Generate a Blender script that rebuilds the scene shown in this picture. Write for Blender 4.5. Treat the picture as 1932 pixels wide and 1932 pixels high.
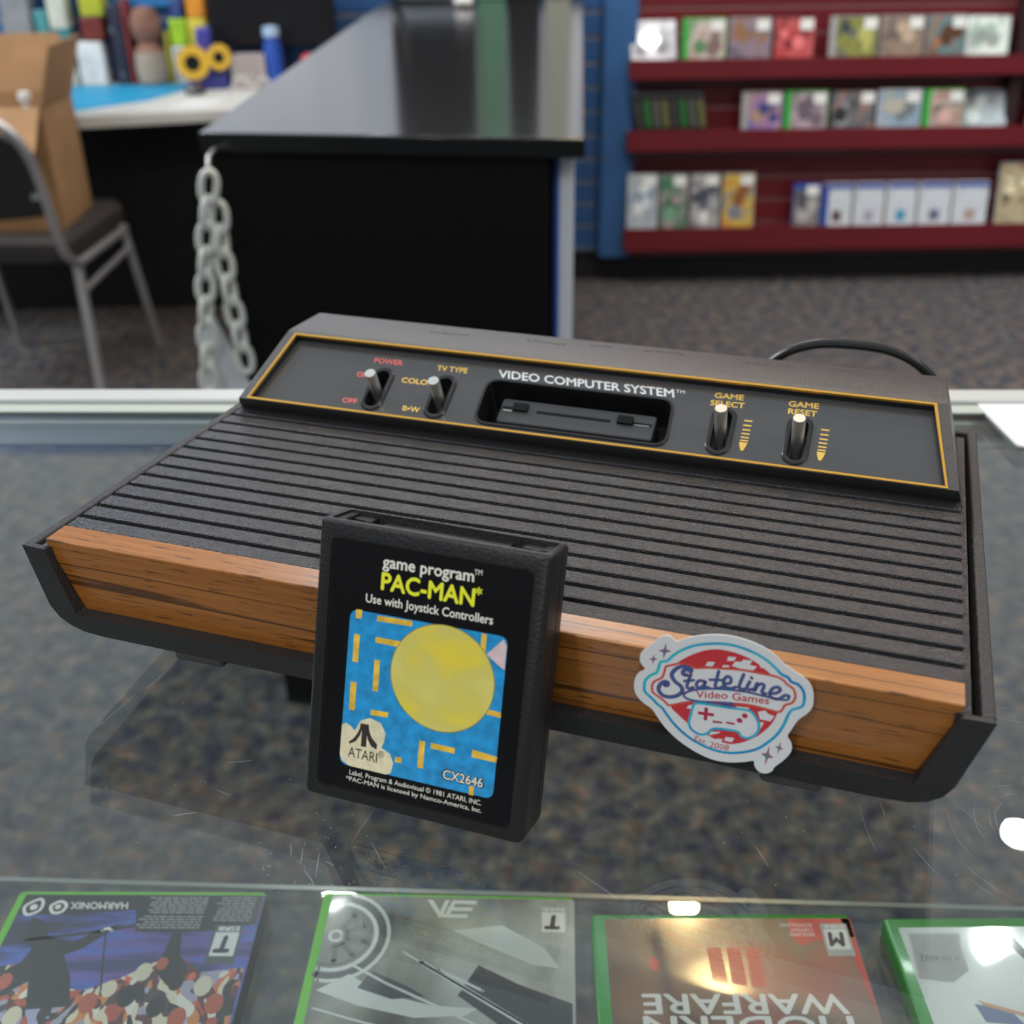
import bpy, bmesh, math, random
from mathutils import Vector, Matrix
C = bpy.context.scene.collection
for o in list(bpy.data.objects): bpy.data.objects.remove(o)
# shop counter scene: console, cartridge and sticker on a glass counter
CAM_F, CAM_PITCH, CAM_ROLL, CAM_H = 2103.46, 28.9307, -0.8498, 0.27942
CON_O = (-22.85, 318.06, 22.65); CON_YAW = -18.968            # console base (mm) and heading
CART = (-29.73, 298.40, -19.66, 18.42, 80.86, 98.60, 19.62)     # x, y, heading, lean, width, height, depth
HZ = -190.44; CASES = [[-202.9, 431.42, -1.38], [-37.15, 426.01, -2.6], [105.86, 410.26, -0.96], [257.6, 405.4, -0.5]]                                  # top height of the cases on the shelf (mm); their far edge centre and heading
LAMP_A = (0.457, 2.160, 1.75); LAMP_B = (0.489, 1.839, 1.75); LAMP_C = (-0.501, 2.229, 1.75)   # ceiling spots
MM = 0.001
rad = math.radians
# ------------------------------------------------------------------ camera
cam_d = bpy.data.cameras.new('camera'); cam = bpy.data.objects.new('camera', cam_d); C.objects.link(cam)
pit, rol = rad(CAM_PITCH), rad(CAM_ROLL)
fw = Vector((0, math.cos(pit), -math.sin(pit))); up0 = Vector((0, math.sin(pit), math.cos(pit))); rt0 = Vector((1, 0, 0))
rt = rt0*math.cos(rol)+up0*math.sin(rol); up = -rt0*math.sin(rol)+up0*math.cos(rol)
cam.matrix_world = Matrix(((rt.x, up.x, -fw.x, 0), (rt.y, up.y, -fw.y, 0), (rt.z, up.z, -fw.z, CAM_H), (0, 0, 0, 1)))
cam_d.sensor_width = 36; cam_d.lens = CAM_F/1932*36; cam_d.clip_start = .01; cam_d.clip_end = 60
cam_d.dof.use_dof = True; cam_d.dof.focus_distance = .43; cam_d.dof.aperture_fstop = 10.0
bpy.context.scene.camera = cam
# ------------------------------------------------------------------ world, lights, exposure
w = bpy.data.worlds.new('shop_ambient'); bpy.context.scene.world = w; w.use_nodes = True
wn, wl = w.node_tree.nodes, w.node_tree.links           # pale ceiling overhead, dimmer shop towards the horizon
wt = wn.new('ShaderNodeTexCoord'); wx = wn.new('ShaderNodeSeparateXYZ'); wr = wn.new('ShaderNodeValToRGB')
wl.new(wt.outputs['Generated'], wx.inputs[0]); wl.new(wx.outputs[2], wr.inputs[0]); wl.new(wr.outputs[0], wn['Background'].inputs[0])
for i, (p, c) in enumerate(((0, (.10, .10, .11)), (.08, (.20, .21, .23)), (.35, (.62, .66, .70)), (.8, (.84, .90, .96)))):
    e = wr.color_ramp.elements[i] if i < 2 else wr.color_ramp.elements.new(p)
    e.position = p; e.color = (*c, 1)
wn['Background'].inputs[1].default_value = .78
vs = bpy.context.scene.view_settings
vs.view_transform = 'Standard'; vs.look = 'None'; vs.exposure = 0.0; vs.gamma = 1.0; vs.use_curve_mapping = False
CZ = 1.75                                    # lamp height above the counter top
def area(name, loc, size, power, col, target=None, disk=False):
    d = bpy.data.lights.new(name, 'AREA'); d.energy = power; d.color = col
    if disk: d.shape = 'DISK'; d.size = size
    else: d.shape = 'RECTANGLE'; d.size, d.size_y = size
    o = bpy.data.objects.new(name, d); C.objects.link(o); o.location = loc
    if target: o.rotation_euler = (Vector(target)-Vector(loc)).to_track_quat('-Z', 'Y').to_euler()
    return o
COOL = (.93, .97, 1.0); WARM = (1.0, .62, .27)
area('ceiling_panel_front', (-.9, -1.2, CZ), (1.2, .6), 12, COOL)
area('track_spot', (-.85, -.75, CZ), .11, 13, (1, .97, .93), disk=True)
area('track_spot', (-1.75, 1.75, CZ), .11, 11, COOL, (0, .5, 0), disk=True)
area('ceiling_panel_right', (1.5, -.5, CZ), (1.2, .6), 16, (1, .93, .86))
area('ceiling_panel_left', (-2.7, 2.1, CZ), (.6, 1.2), 34, COOL)
area('ceiling_panel_aisle', (2.9, 2.9, CZ), (.6, 1.2), 40, COOL)
area('ceiling_panel_shop', (-.1, 5.4, 2.4), (1.8, .6), 95, COOL)
area('wall_fill_light', (.32, 3.0, CZ), (1.0, .2), 26, (1, .96, .92), (1.2, 4.1, -.4))  # added fill light that brightens the rear wall, no fixture known there
area('table_fill_light', (-3.1, 2.7, CZ), (.5, 1.0), 60, COOL, (-.8, 4.1, .5))  # added fill aimed at the pale board and wall above the table
area('warm_spot_lamp', LAMP_A, .07, 9, WARM, disk=True)
area('warm_spot_lamp', LAMP_B, .06, 8, WARM, disk=True)
area('white_spot_lamp', (1.237, 2.008, CZ), .075, 8, (1, 1, .95), disk=True)
area('white_spot_lamp', LAMP_C, .08, 6, (1, 1, .97), disk=True)
# ------------------------------------------------------------------ materials
def new_mat(name):
    m = bpy.data.materials.new(name); m.use_nodes = True
    return m, m.node_tree.nodes, m.node_tree.links, m.node_tree.nodes['Principled BSDF']
MATS = {}
def mat(name, col, rough=.5, metal=0., spec=.5, coat=0., bump=None, noise=None, coat_rough=.05):
    """flat or lightly mottled principled material; bump=(scale, strength, detail), noise=(scale, amount)"""
    if name in MATS: return MATS[name]
    m, n, l, b = new_mat(name)
    c4 = (*col, 1)
    b.inputs['Base Color'].default_value = c4; b.inputs['Roughness'].default_value = rough
    b.inputs['Metallic'].default_value = metal; b.inputs['Specular IOR Level'].default_value = spec
    b.inputs['Coat Weight'].default_value = coat; b.inputs['Coat Roughness'].default_value = coat_rough
    tc = None
    if bump or noise: tc = n.new('ShaderNodeTexCoord')
    if bump:
        t = n.new('ShaderNodeTexNoise'); t.inputs['Scale'].default_value = bump[0]; t.inputs['Detail'].default_value = bump[2]
        bp = n.new('ShaderNodeBump'); bp.inputs['Strength'].default_value = bump[1]; bp.inputs['Distance'].default_value = .0004
        l.new(tc.outputs['Object'], t.inputs['Vector']); l.new(t.outputs[0], bp.inputs['Height']); l.new(bp.outputs[0], b.inputs['Normal'])
    if noise:
        t = n.new('ShaderNodeTexNoise'); t.inputs['Scale'].default_value = noise[0]; t.inputs['Detail'].default_value = 3
        r = n.new('ShaderNodeValToRGB')
        r.color_ramp.elements[0].position = .3; r.color_ramp.elements[1].position = .7
        a = noise[1]
        r.color_ramp.elements[0].color = (*[v*(1-a) for v in col], 1); r.color_ramp.elements[1].color = (*[min(1, v*(1+a)) for v in col], 1)
        l.new(tc.outputs['Object'], t.inputs['Vector']); l.new(t.outputs[0], r.inputs[0]); l.new(r.outputs[0], b.inputs['Base Color'])
    MATS[name] = m
    return m
def ramp_mat(name, cols, scale, rough=.4, vor=True, stretch=(1, 1, 1), coat=0., warp=0., spec=.5, crough=.05, film=0.):
    """patchy print: cells or clouds of the given colours"""
    if name in MATS: return MATS[name]
    m, n, l, b = new_mat(name)
    b.inputs['Roughness'].default_value = rough; b.inputs['Coat Weight'].default_value = coat; b.inputs['Specular IOR Level'].default_value = spec
    b.inputs['Coat Roughness'].default_value = crough
    tc = n.new('ShaderNodeTexCoord'); mp = n.new('ShaderNodeMapping'); mp.inputs['Scale'].default_value = stretch
    l.new(tc.outputs['Object'], mp.inputs['Vector'])
    src = mp.outputs[0]
    if film:        # slightly wavy clear sleeve over the print
        fb = n.new('ShaderNodeTexNoise'); fb.inputs['Scale'].default_value = 26; fb.inputs['Detail'].default_value = 1
        bp = n.new('ShaderNodeBump'); bp.inputs['Strength'].default_value = film; bp.inputs['Distance'].default_value = .004
        l.new(tc.outputs['Object'], fb.inputs['Vector']); l.new(fb.outputs[0], bp.inputs['Height']); l.new(bp.outputs[0], b.inputs['Coat Normal'])
    if warp:
        nz = n.new('ShaderNodeTexNoise'); nz.inputs['Scale'].default_value = scale*.7
        mx = n.new('ShaderNodeMix'); mx.data_type = 'VECTOR'; mx.inputs[0].default_value = warp
        l.new(src, nz.inputs['Vector']); l.new(src, mx.inputs[4]); l.new(nz.outputs['Color'], mx.inputs[5]); src = mx.outputs[1]
    if vor:
        t = n.new('ShaderNodeTexVoronoi'); t.inputs['Scale'].default_value = scale; l.new(src, t.inputs['Vector'])
        sp = n.new('ShaderNodeSeparateColor'); l.new(t.outputs['Color'], sp.inputs[0]); fac = sp.outputs[0]
    else:
        t = n.new('ShaderNodeTexNoise'); t.inputs['Scale'].default_value = scale; t.inputs['Detail'].default_value = 4; l.new(src, t.inputs['Vector']); fac = t.outputs[0]
    r = n.new('ShaderNodeValToRGB'); cr = r.color_ramp
    if vor: cr.interpolation = 'CONSTANT'
    k = len(cols)
    for i, c in enumerate(cols):
        p = i/k if vor else .36+.28*i/max(1, k-1)
        if i < 2: e = cr.elements[i]; e.position = p
        else: e = cr.elements.new(p)
        e.color = (*c, 1)
    l.new(fac, r.inputs[0]); l.new(r.outputs[0], b.inputs['Base Color'])
    MATS[name] = m
    return m
def glass_mat(name, tint, refl=1.0, rough=.0):
    m, n, l, b = new_mat(name); n.remove(b)
    out = n['Material Output']
    tr = n.new('ShaderNodeBsdfTransparent'); tr.inputs[0].default_value = (*tint, 1)
    gl = n.new('ShaderNodeBsdfGlossy'); gl.inputs['Roughness'].default_value = rough; gl.inputs[0].default_value = (refl, refl, refl, 1)
    ge = n.new('ShaderNodeNewGeometry'); io = n.new('ShaderNodeMix'); io.data_type = 'FLOAT'; io.inputs[2].default_value = 1.52; io.inputs[3].default_value = 1/1.52
    l.new(ge.outputs['Backfacing'], io.inputs[0])       # same pane reflectance from either side
    fr = n.new('ShaderNodeFresnel'); l.new(io.outputs[0], fr.inputs[0])
    mx = n.new('ShaderNodeMixShader')
    l.new(fr.outputs[0], mx.inputs[0]); l.new(tr.outputs[0], mx.inputs[1]); l.new(gl.outputs[0], mx.inputs[2]); l.new(mx.outputs[0], out.inputs[0])
    return m
def wood_mat():
    m, n, l, b = new_mat('woodgrain_vinyl')
    tc = n.new('ShaderNodeTexCoord'); sx = n.new('ShaderNodeSeparateXYZ'); l.new(tc.outputs['Object'], sx.inputs[0])
    # grain coordinate that runs over the front edge onto the top: v + w
    ad = n.new('ShaderNodeMath'); ad.operation = 'SUBTRACT'; l.new(sx.outputs[2], ad.inputs[0]); l.new(sx.outputs[1], ad.inputs[1])
    def coords(a, bsc):
        m1 = n.new('ShaderNodeMath'); m1.operation = 'MULTIPLY'; m1.inputs[1].default_value = a; l.new(sx.outputs[0], m1.inputs[0])
        m2 = n.new('ShaderNodeMath'); m2.operation = 'MULTIPLY'; m2.inputs[1].default_value = bsc; l.new(ad.outputs[0], m2.inputs[0])
        cb = n.new('ShaderNodeCombineXYZ'); l.new(m1.outputs[0], cb.inputs[0]); l.new(m2.outputs[0], cb.inputs[1]); return cb
    t1 = n.new('ShaderNodeTexNoise'); t1.inputs['Scale'].default_value = 1; t1.inputs['Detail'].default_value = 5; l.new(coords(14, 420).outputs[0], t1.inputs['Vector'])
    r1 = n.new('ShaderNodeValToRGB'); r1.color_ramp.elements[0].position = .25; r1.color_ramp.elements[1].position = .75
    r1.color_ramp.elements[0].color = (.235, .080, .012, 1); r1.color_ramp.elements[1].color = (.385, .148, .026, 1); l.new(t1.outputs[0], r1.inputs[0])
    # long dark figure lines: contour of a stretched noise
    t2 = n.new('ShaderNodeTexNoise'); t2.inputs['Scale'].default_value = 1; t2.inputs['Detail'].default_value = 2; t2.inputs['Roughness'].default_value = .35
    l.new(coords(1.5, 64).outputs[0], t2.inputs['Vector'])
    s = n.new('ShaderNodeMath'); s.operation = 'SUBTRACT'; s.inputs[1].default_value = .5; l.new(t2.outputs[0], s.inputs[0])
    a = n.new('ShaderNodeMath'); a.operation = 'ABSOLUTE'; l.new(s.outputs[0], a.inputs[0])
    r2 = n.new('ShaderNodeValToRGB'); r2.color_ramp.elements[0].position = .004; r2.color_ramp.elements[1].position = .013
    r2.color_ramp.elements[0].color = (.26, .25, .25, 1); r2.color_ramp.elements[1].color = (1, 1, 1, 1); l.new(a.outputs[0], r2.inputs[0])
    # short broken pores
    t3 = n.new('ShaderNodeTexNoise'); t3.inputs['Scale'].default_value = 1; t3.inputs['Detail'].default_value = 1; l.new(coords(70, 1100).outputs[0], t3.inputs['Vector'])
    r3 = n.new('ShaderNodeValToRGB'); r3.color_ramp.elements[0].position = .30; r3.color_ramp.elements[1].position = .36
    r3.color_ramp.elements[0].color = (.32, .30, .28, 1); r3.color_ramp.elements[1].color = (1, 1, 1, 1); l.new(t3.outputs[0], r3.inputs[0])
    def mul(x, y):
        q = n.new('ShaderNodeMix'); q.data_type = 'RGBA'; q.blend_type = 'MULTIPLY'; q.inputs[0].default_value = 1
        l.new(x, q.inputs[6]); l.new(y, q.inputs[7]); return q.outputs[2]
    l.new(mul(mul(r1.outputs[0], r2.outputs[0]), r3.outputs[0]), b.inputs['Base Color'])
    b.inputs['Roughness'].default_value = .26; b.inputs['Specular IOR Level'].default_value = .5; b.inputs['Coat Weight'].default_value = .3; b.inputs['Coat Roughness'].default_value = .12
    return m
def carpet_mat():
    m, n, l, b = new_mat('speckled_carpet')
    tc = n.new('ShaderNodeTexCoord')
    def ramp(scale, detail, cols, lo, hi, off):
        mp = n.new('ShaderNodeMapping'); mp.inputs['Location'].default_value = off; l.new(tc.outputs['Object'], mp.inputs[0])
        t = n.new('ShaderNodeTexNoise'); t.inputs['Scale'].default_value = scale; t.inputs['Detail'].default_value = detail; t.inputs['Roughness'].default_value = .65
        l.new(mp.outputs[0], t.inputs['Vector'])
        r = n.new('ShaderNodeValToRGB'); k = len(cols)
        for i, c in enumerate(cols):
            p = lo+(hi-lo)*i/(k-1)
            if i < 2: e = r.color_ramp.elements[i]; e.position = p
            else: e = r.color_ramp.elements.new(p)
            e.color = (*c, 1)
        l.new(t.outputs[0], r.inputs[0]); return r.outputs[0]
    a = ramp(26, 2, [(.060, .058, .084), (.088, .085, .090), (.098, .104, .098), (.150, .108, .094)], .38, .62, (0, 0, 0))
    c = ramp(30, 2, [(.55, .55, .60), (.85, .85, .86), (1.0, .98, .96), (1.55, 1.45, 1.32)], .36, .66, (5, 3, 1))
    f = ramp(300, 2, [(.65, .65, .65), (1.35, 1.35, 1.35)], .3, .7, (2, 7, 0))
    def mul(x, y):
        q = n.new('ShaderNodeMix'); q.data_type = 'RGBA'; q.blend_type = 'MULTIPLY'; q.inputs[0].default_value = 1
        l.new(x, q.inputs[6]); l.new(y, q.inputs[7]); return q.outputs[2]
    l.new(mul(mul(a, c), f), b.inputs['Base Color'])
    b.inputs['Roughness'].default_value = 1; b.inputs['Specular IOR Level'].default_value = .1
    return m
def speckle_plastic(name, col, rough, strength, scale=1500, dist=.0003, spec=.5):
    m, n, l, b = new_mat(name)
    b.inputs['Base Color'].default_value = (*col, 1); b.inputs['Roughness'].default_value = rough; b.inputs['Specular IOR Level'].default_value = spec
    tc = n.new('ShaderNodeTexCoord'); t = n.new('ShaderNodeTexNoise'); t.inputs['Scale'].default_value = scale; t.inputs['Detail'].default_value = 2
    bp = n.new('ShaderNodeBump'); bp.inputs['Strength'].default_value = strength; bp.inputs['Distance'].default_value = dist
    l.new(tc.outputs['Object'], t.inputs['Vector']); l.new(t.outputs[0], bp.inputs['Height']); l.new(bp.outputs[0], b.inputs['Normal'])
    MATS[name] = m
    return m
# ------------------------------------------------------------------ mesh builder
class MB:
    def __init__(s, k=1.0, f=None):
        s.bm = bmesh.new(); s.k = k; s.f = f; s.mi = 0
    def v(s, p):
        p = Vector(s.f(*p)) if s.f else Vector(p)
        return s.bm.verts.new(p*s.k)
    def face(s, vs):
        try: f = s.bm.faces.new(vs)
        except ValueError: return None
        f.material_index = s.mi; return f
    def poly(s, pts): return s.face([s.v(p) for p in pts])
    def poly2(s, pts, h):
        """concave outline in the frame's (a,b) plane at height h"""
        f = s.poly([(p[0], p[1], h) for p in pts])
        if f: f.normal_update(); bmesh.ops.triangulate(s.bm, faces=[f])
    def loft(s, loops, cap=True, closed=True):
        R = [[s.v(p) for p in lp] for lp in loops]; n = len(R[0])
        for a, b in zip(R, R[1:]):
            for i in range(n if closed else n-1):
                s.face([a[i], a[(i+1) % n], b[(i+1) % n], b[i]])
        if cap and closed:
            s.face(list(reversed(R[0]))); s.face(R[-1])
        return R
    def box(s, x0, x1, y0, y1, z0, z1, M=None):
        P = [(x, y, z) for z in (z0, z1) for x, y in ((x0, y0), (x1, y0), (x1, y1), (x0, y1))]
        if M is not None: P = [tuple(M @ Vector(p)) for p in P]
        vs = [s.v(p) for p in P]
        for q in ((3, 2, 1, 0), (4, 5, 6, 7), (0, 1, 5, 4), (1, 2, 6, 5), (2, 3, 7, 6), (3, 0, 4, 7)): s.face([vs[i] for i in q])
    def prism(s, pts, h0, h1):
        s.loft([[(p[0], p[1], h0) for p in pts], [(p[0], p[1], h1) for p in pts]])
    def hexa(s, a, b):
        """two quads (4 points each) joined"""
        s.loft([a, b])
    def tube(s, path, r, n=8, cap=True, closed=False):
        P = [Vector(p) for p in path]; m = len(P); loops = []
        prev = None
        for i, p in enumerate(P):
            if closed: t = (P[(i+1) % m]-P[i-1])
            else: t = P[min(i+1, m-1)]-P[max(i-1, 0)]
            t.normalize()
            if prev is None:
                u = t.cross(Vector((0, 0, 1)))
                if u.length < .01: u = t.cross(Vector((0, 1, 0)))
            else: u = prev-t*prev.dot(t)
            u.normalize(); prev = u; q = t.cross(u)
            rr = r[i] if isinstance(r, (list, tuple)) else r
            loops.append([tuple(p+(u*math.cos(2*math.pi*j/n)+q*math.sin(2*math.pi*j/n))*rr) for j in range(n)])
        if closed: loops.append(loops[0])
        s.loft(loops, cap=cap and not closed)
    def lathe(s, prof, n=24, c=(0, 0, 0)):
        s.loft([[(c[0]+r*math.cos(2*math.pi*j/n), c[1]+r*math.sin(2*math.pi*j/n), c[2]+z) for j in range(n)] for r, z in prof])
    def ribbon(s, pts, wd, h, smooth=True, closed=False, taper=False):
        P = spline(pts, closed=closed) if smooth else [Vector((p[0], p[1])) for p in pts]
        m = len(P); L = []; Rr = []
        for i in range(m):
            if closed: t = P[(i+1) % m]-P[i-1]
            else: t = P[min(i+1, m-1)]-P[max(i-1, 0)]
            if t.length < 1e-9: t = Vector((1, 0))
            t.normalize(); nn = Vector((-t.y, t.x)); ww = wd/2
            if taper: ww *= max(.15, math.sin(math.pi*(i+.5)/m))
            L.append((P[i].x+nn.x*ww, P[i].y+nn.y*ww, h)); Rr.append((P[i].x-nn.x*ww, P[i].y-nn.y*ww, h))
        a = [s.v(p) for p in L]; b = [s.v(p) for p in Rr]
        for i in range(m if closed else m-1): s.face([a[i], b[i], b[(i+1) % m], a[(i+1) % m]])
        if not closed and not taper:
            for c in (P[0], P[-1]): s.disc(c.x, c.y, wd/2, h)
    def disc(s, x, y, r, h, n=14, ry=None):
        s.poly([(x+r*math.cos(2*math.pi*i/n), y+(ry or r)*math.sin(2*math.pi*i/n), h) for i in range(n)])
    def text(s, st, p0, p1, pt, h, bold=0.0, extrude=0.):
        """lettering from baseline start p0 to end p1; pt is the cap-height point above p0 (its offset gives height and slant)"""
        vs, fs, wd, cap = text_mesh(st, 0)
        ex = ((p1[0]-p0[0])/wd, (p1[1]-p0[1])/wd); ey = ((pt[0]-p0[0])/cap, (pt[1]-p0[1])/cap)
        steps = [(0, 0)] if bold <= 0 else [(-1, 0), (1, 0), (0, -1), (0, 1), (0, 0)]
        for j, (sx, sy) in enumerate(steps):       # heavier strokes from slightly shifted layers
            nv = [s.v((p0[0]+ex[0]*(x+sx*bold)+ey[0]*(y+sy*bold), p0[1]+ex[1]*(x+sx*bold)+ey[1]*(y+sy*bold), h+.003*j)) for x, y in vs]
            for f in fs: s.face([nv[i] for i in f])
    def plate(s, outer, holes, h):
        """flat plate with holes, at height h"""
        E = []
        def lp(pts):
            vs = [s.v((p[0], p[1], h)) for p in pts]
            for i in range(len(vs)): E.append(s.bm.edges.new((vs[i], vs[(i+1) % len(vs)])))
        lp(outer)
        for q in holes: lp(q)
        r = bmesh.ops.triangle_fill(s.bm, use_beauty=True, edges=E)
        for g in r['geom']:
            if isinstance(g, bmesh.types.BMFace): g.material_index = s.mi
    def wall(s, pts, h0, h1):
        s.loft([[(p[0], p[1], h0) for p in pts], [(p[0], p[1], h1) for p in pts]], cap=False)
    def build(s, name, mats, parent=None, bevel=None, smooth=True, angle=35, seg=2, loc=None, rot=None):
        bmesh.ops.recalc_face_normals(s.bm, faces=s.bm.faces)
        me = bpy.data.meshes.new(name); s.bm.to_mesh(me); s.bm.free()
        for m in (mats if isinstance(mats, (list, tuple)) else [mats]): me.materials.append(m)
        if smooth:
            me.polygons.foreach_set('use_smooth', [True]*len(me.polygons)); me.set_sharp_from_angle(angle=rad(angle))
        o = bpy.data.objects.new(name, me); C.objects.link(o)
        if parent: o.parent = parent
        if loc: o.location = loc
        if rot: o.rotation_euler = rot
        if bevel:
            b = o.modifiers.new('bevel', 'BEVEL'); b.width = bevel; b.segments = seg; b.limit_method = 'ANGLE'; b.angle_limit = rad(40)
        return o
def spline(pts, closed=False, sub=6):
    P = [Vector((p[0], p[1])) for p in pts]; n = len(P); out = []
    if n < 3 and not closed: return P
    rng = range(n) if closed else range(n-1)
    for i in rng:
        p1, p2 = P[i], P[(i+1) % n]
        p0 = P[i-1] if (closed or i > 0) else p1*2-p2
        p3 = P[(i+2) % n] if (closed or i+2 < n) else p2*2-p1
        for k in range(sub):
            t = k/sub
            out.append(.5*((2*p1)+(p2-p0)*t+(2*p0-5*p1+4*p2-p3)*t*t+(3*p1-p0-3*p2+p3)*t**3))
    if not closed: out.append(P[-1])
    return out
def sp3(pts, sub=6):
    P = [Vector(p) for p in pts]; n = len(P); out = []
    for i in range(n-1):
        p1, p2 = P[i], P[i+1]; p0 = P[i-1] if i else p1*2-p2; p3 = P[i+2] if i+2 < n else p2*2-p1
        for k in range(sub):
            t = k/sub; out.append(.5*((2*p1)+(p2-p0)*t+(2*p0-5*p1+4*p2-p3)*t*t+(3*p1-p0-3*p2+p3)*t**3))
    return out+[P[-1]]
_tc = {}
def text_mesh(st, bold):
    key = (st, bold)
    if key in _tc: return _tc[key]
    def run(t):
        cu = bpy.data.curves.new('tmp', 'FONT'); cu.body = t; cu.size = 1; cu.offset = bold; cu.resolution_u = 3; cu.fill_mode = 'FRONT'
        o = bpy.data.objects.new('tmp', cu); C.objects.link(o)
        me = bpy.data.meshes.new_from_object(o.evaluated_get(bpy.context.evaluated_depsgraph_get()))
        vs = [(v.co.x, v.co.y) for v in me.vertices]; fs = [list(p.vertices) for p in me.polygons]
        bpy.data.objects.remove(o); bpy.data.curves.remove(cu); bpy.data.meshes.remove(me)
        return vs, fs
    vs, fs = run(st); hv, _ = run('H')
    x0 = min(v[0] for v in vs); x1 = max(v[0] for v in vs); cap = max(v[1] for v in hv)-min(v[1] for v in hv)
    b0 = min(v[1] for v in hv)
    _tc[key] = ([(x-x0, y-b0) for x, y in vs], fs, x1-x0, cap)
    return _tc[key]
def rrect(x0, x1, y0, y1, r, n=5):
    out = []
    for cx, cy, a0 in ((x1-r, y0+r, -90), (x1-r, y1-r, 0), (x0+r, y1-r, 90), (x0+r, y0+r, 180)):
        for i in range(n+1):
            a = rad(a0+90*i/n); out.append((cx+r*math.cos(a), cy+r*math.sin(a)))
    return out
def rquad(q, r, n=5):
    """rounded-corner version of a convex quad/polygon"""
    P = [Vector(p) for p in q]; out = []; m = len(P)
    for i in range(m):
        a, b, c = P[i-1], P[i], P[(i+1) % m]
        u = (a-b).normalized(); w_ = (c-b).normalized(); ang = u.angle(w_); d = r/math.tan(ang/2)
        s_, e = b+u*d, b+w_*d
        for k in range(n+1):
            t = k/n; out.append(tuple(s_*(1-t)**2+b*2*t*(1-t)+e*t*t))
    return out
def thing(name, label, cat, loc=(0, 0, 0), rot=(0, 0, 0), group=None):
    o = bpy.data.objects.new(name, None); C.objects.link(o); o.location = loc; o.rotation_euler = rot; o.empty_display_size = .02
    return tag(o, label, cat, group)
def tag(o, label, cat, group=None):
    o['label'] = label; o['category'] = cat
    if group: o['group'] = group
    return o
def struct(o): o['kind'] = 'structure'; return o
def note(o, label): o['label'] = label; return o

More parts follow.
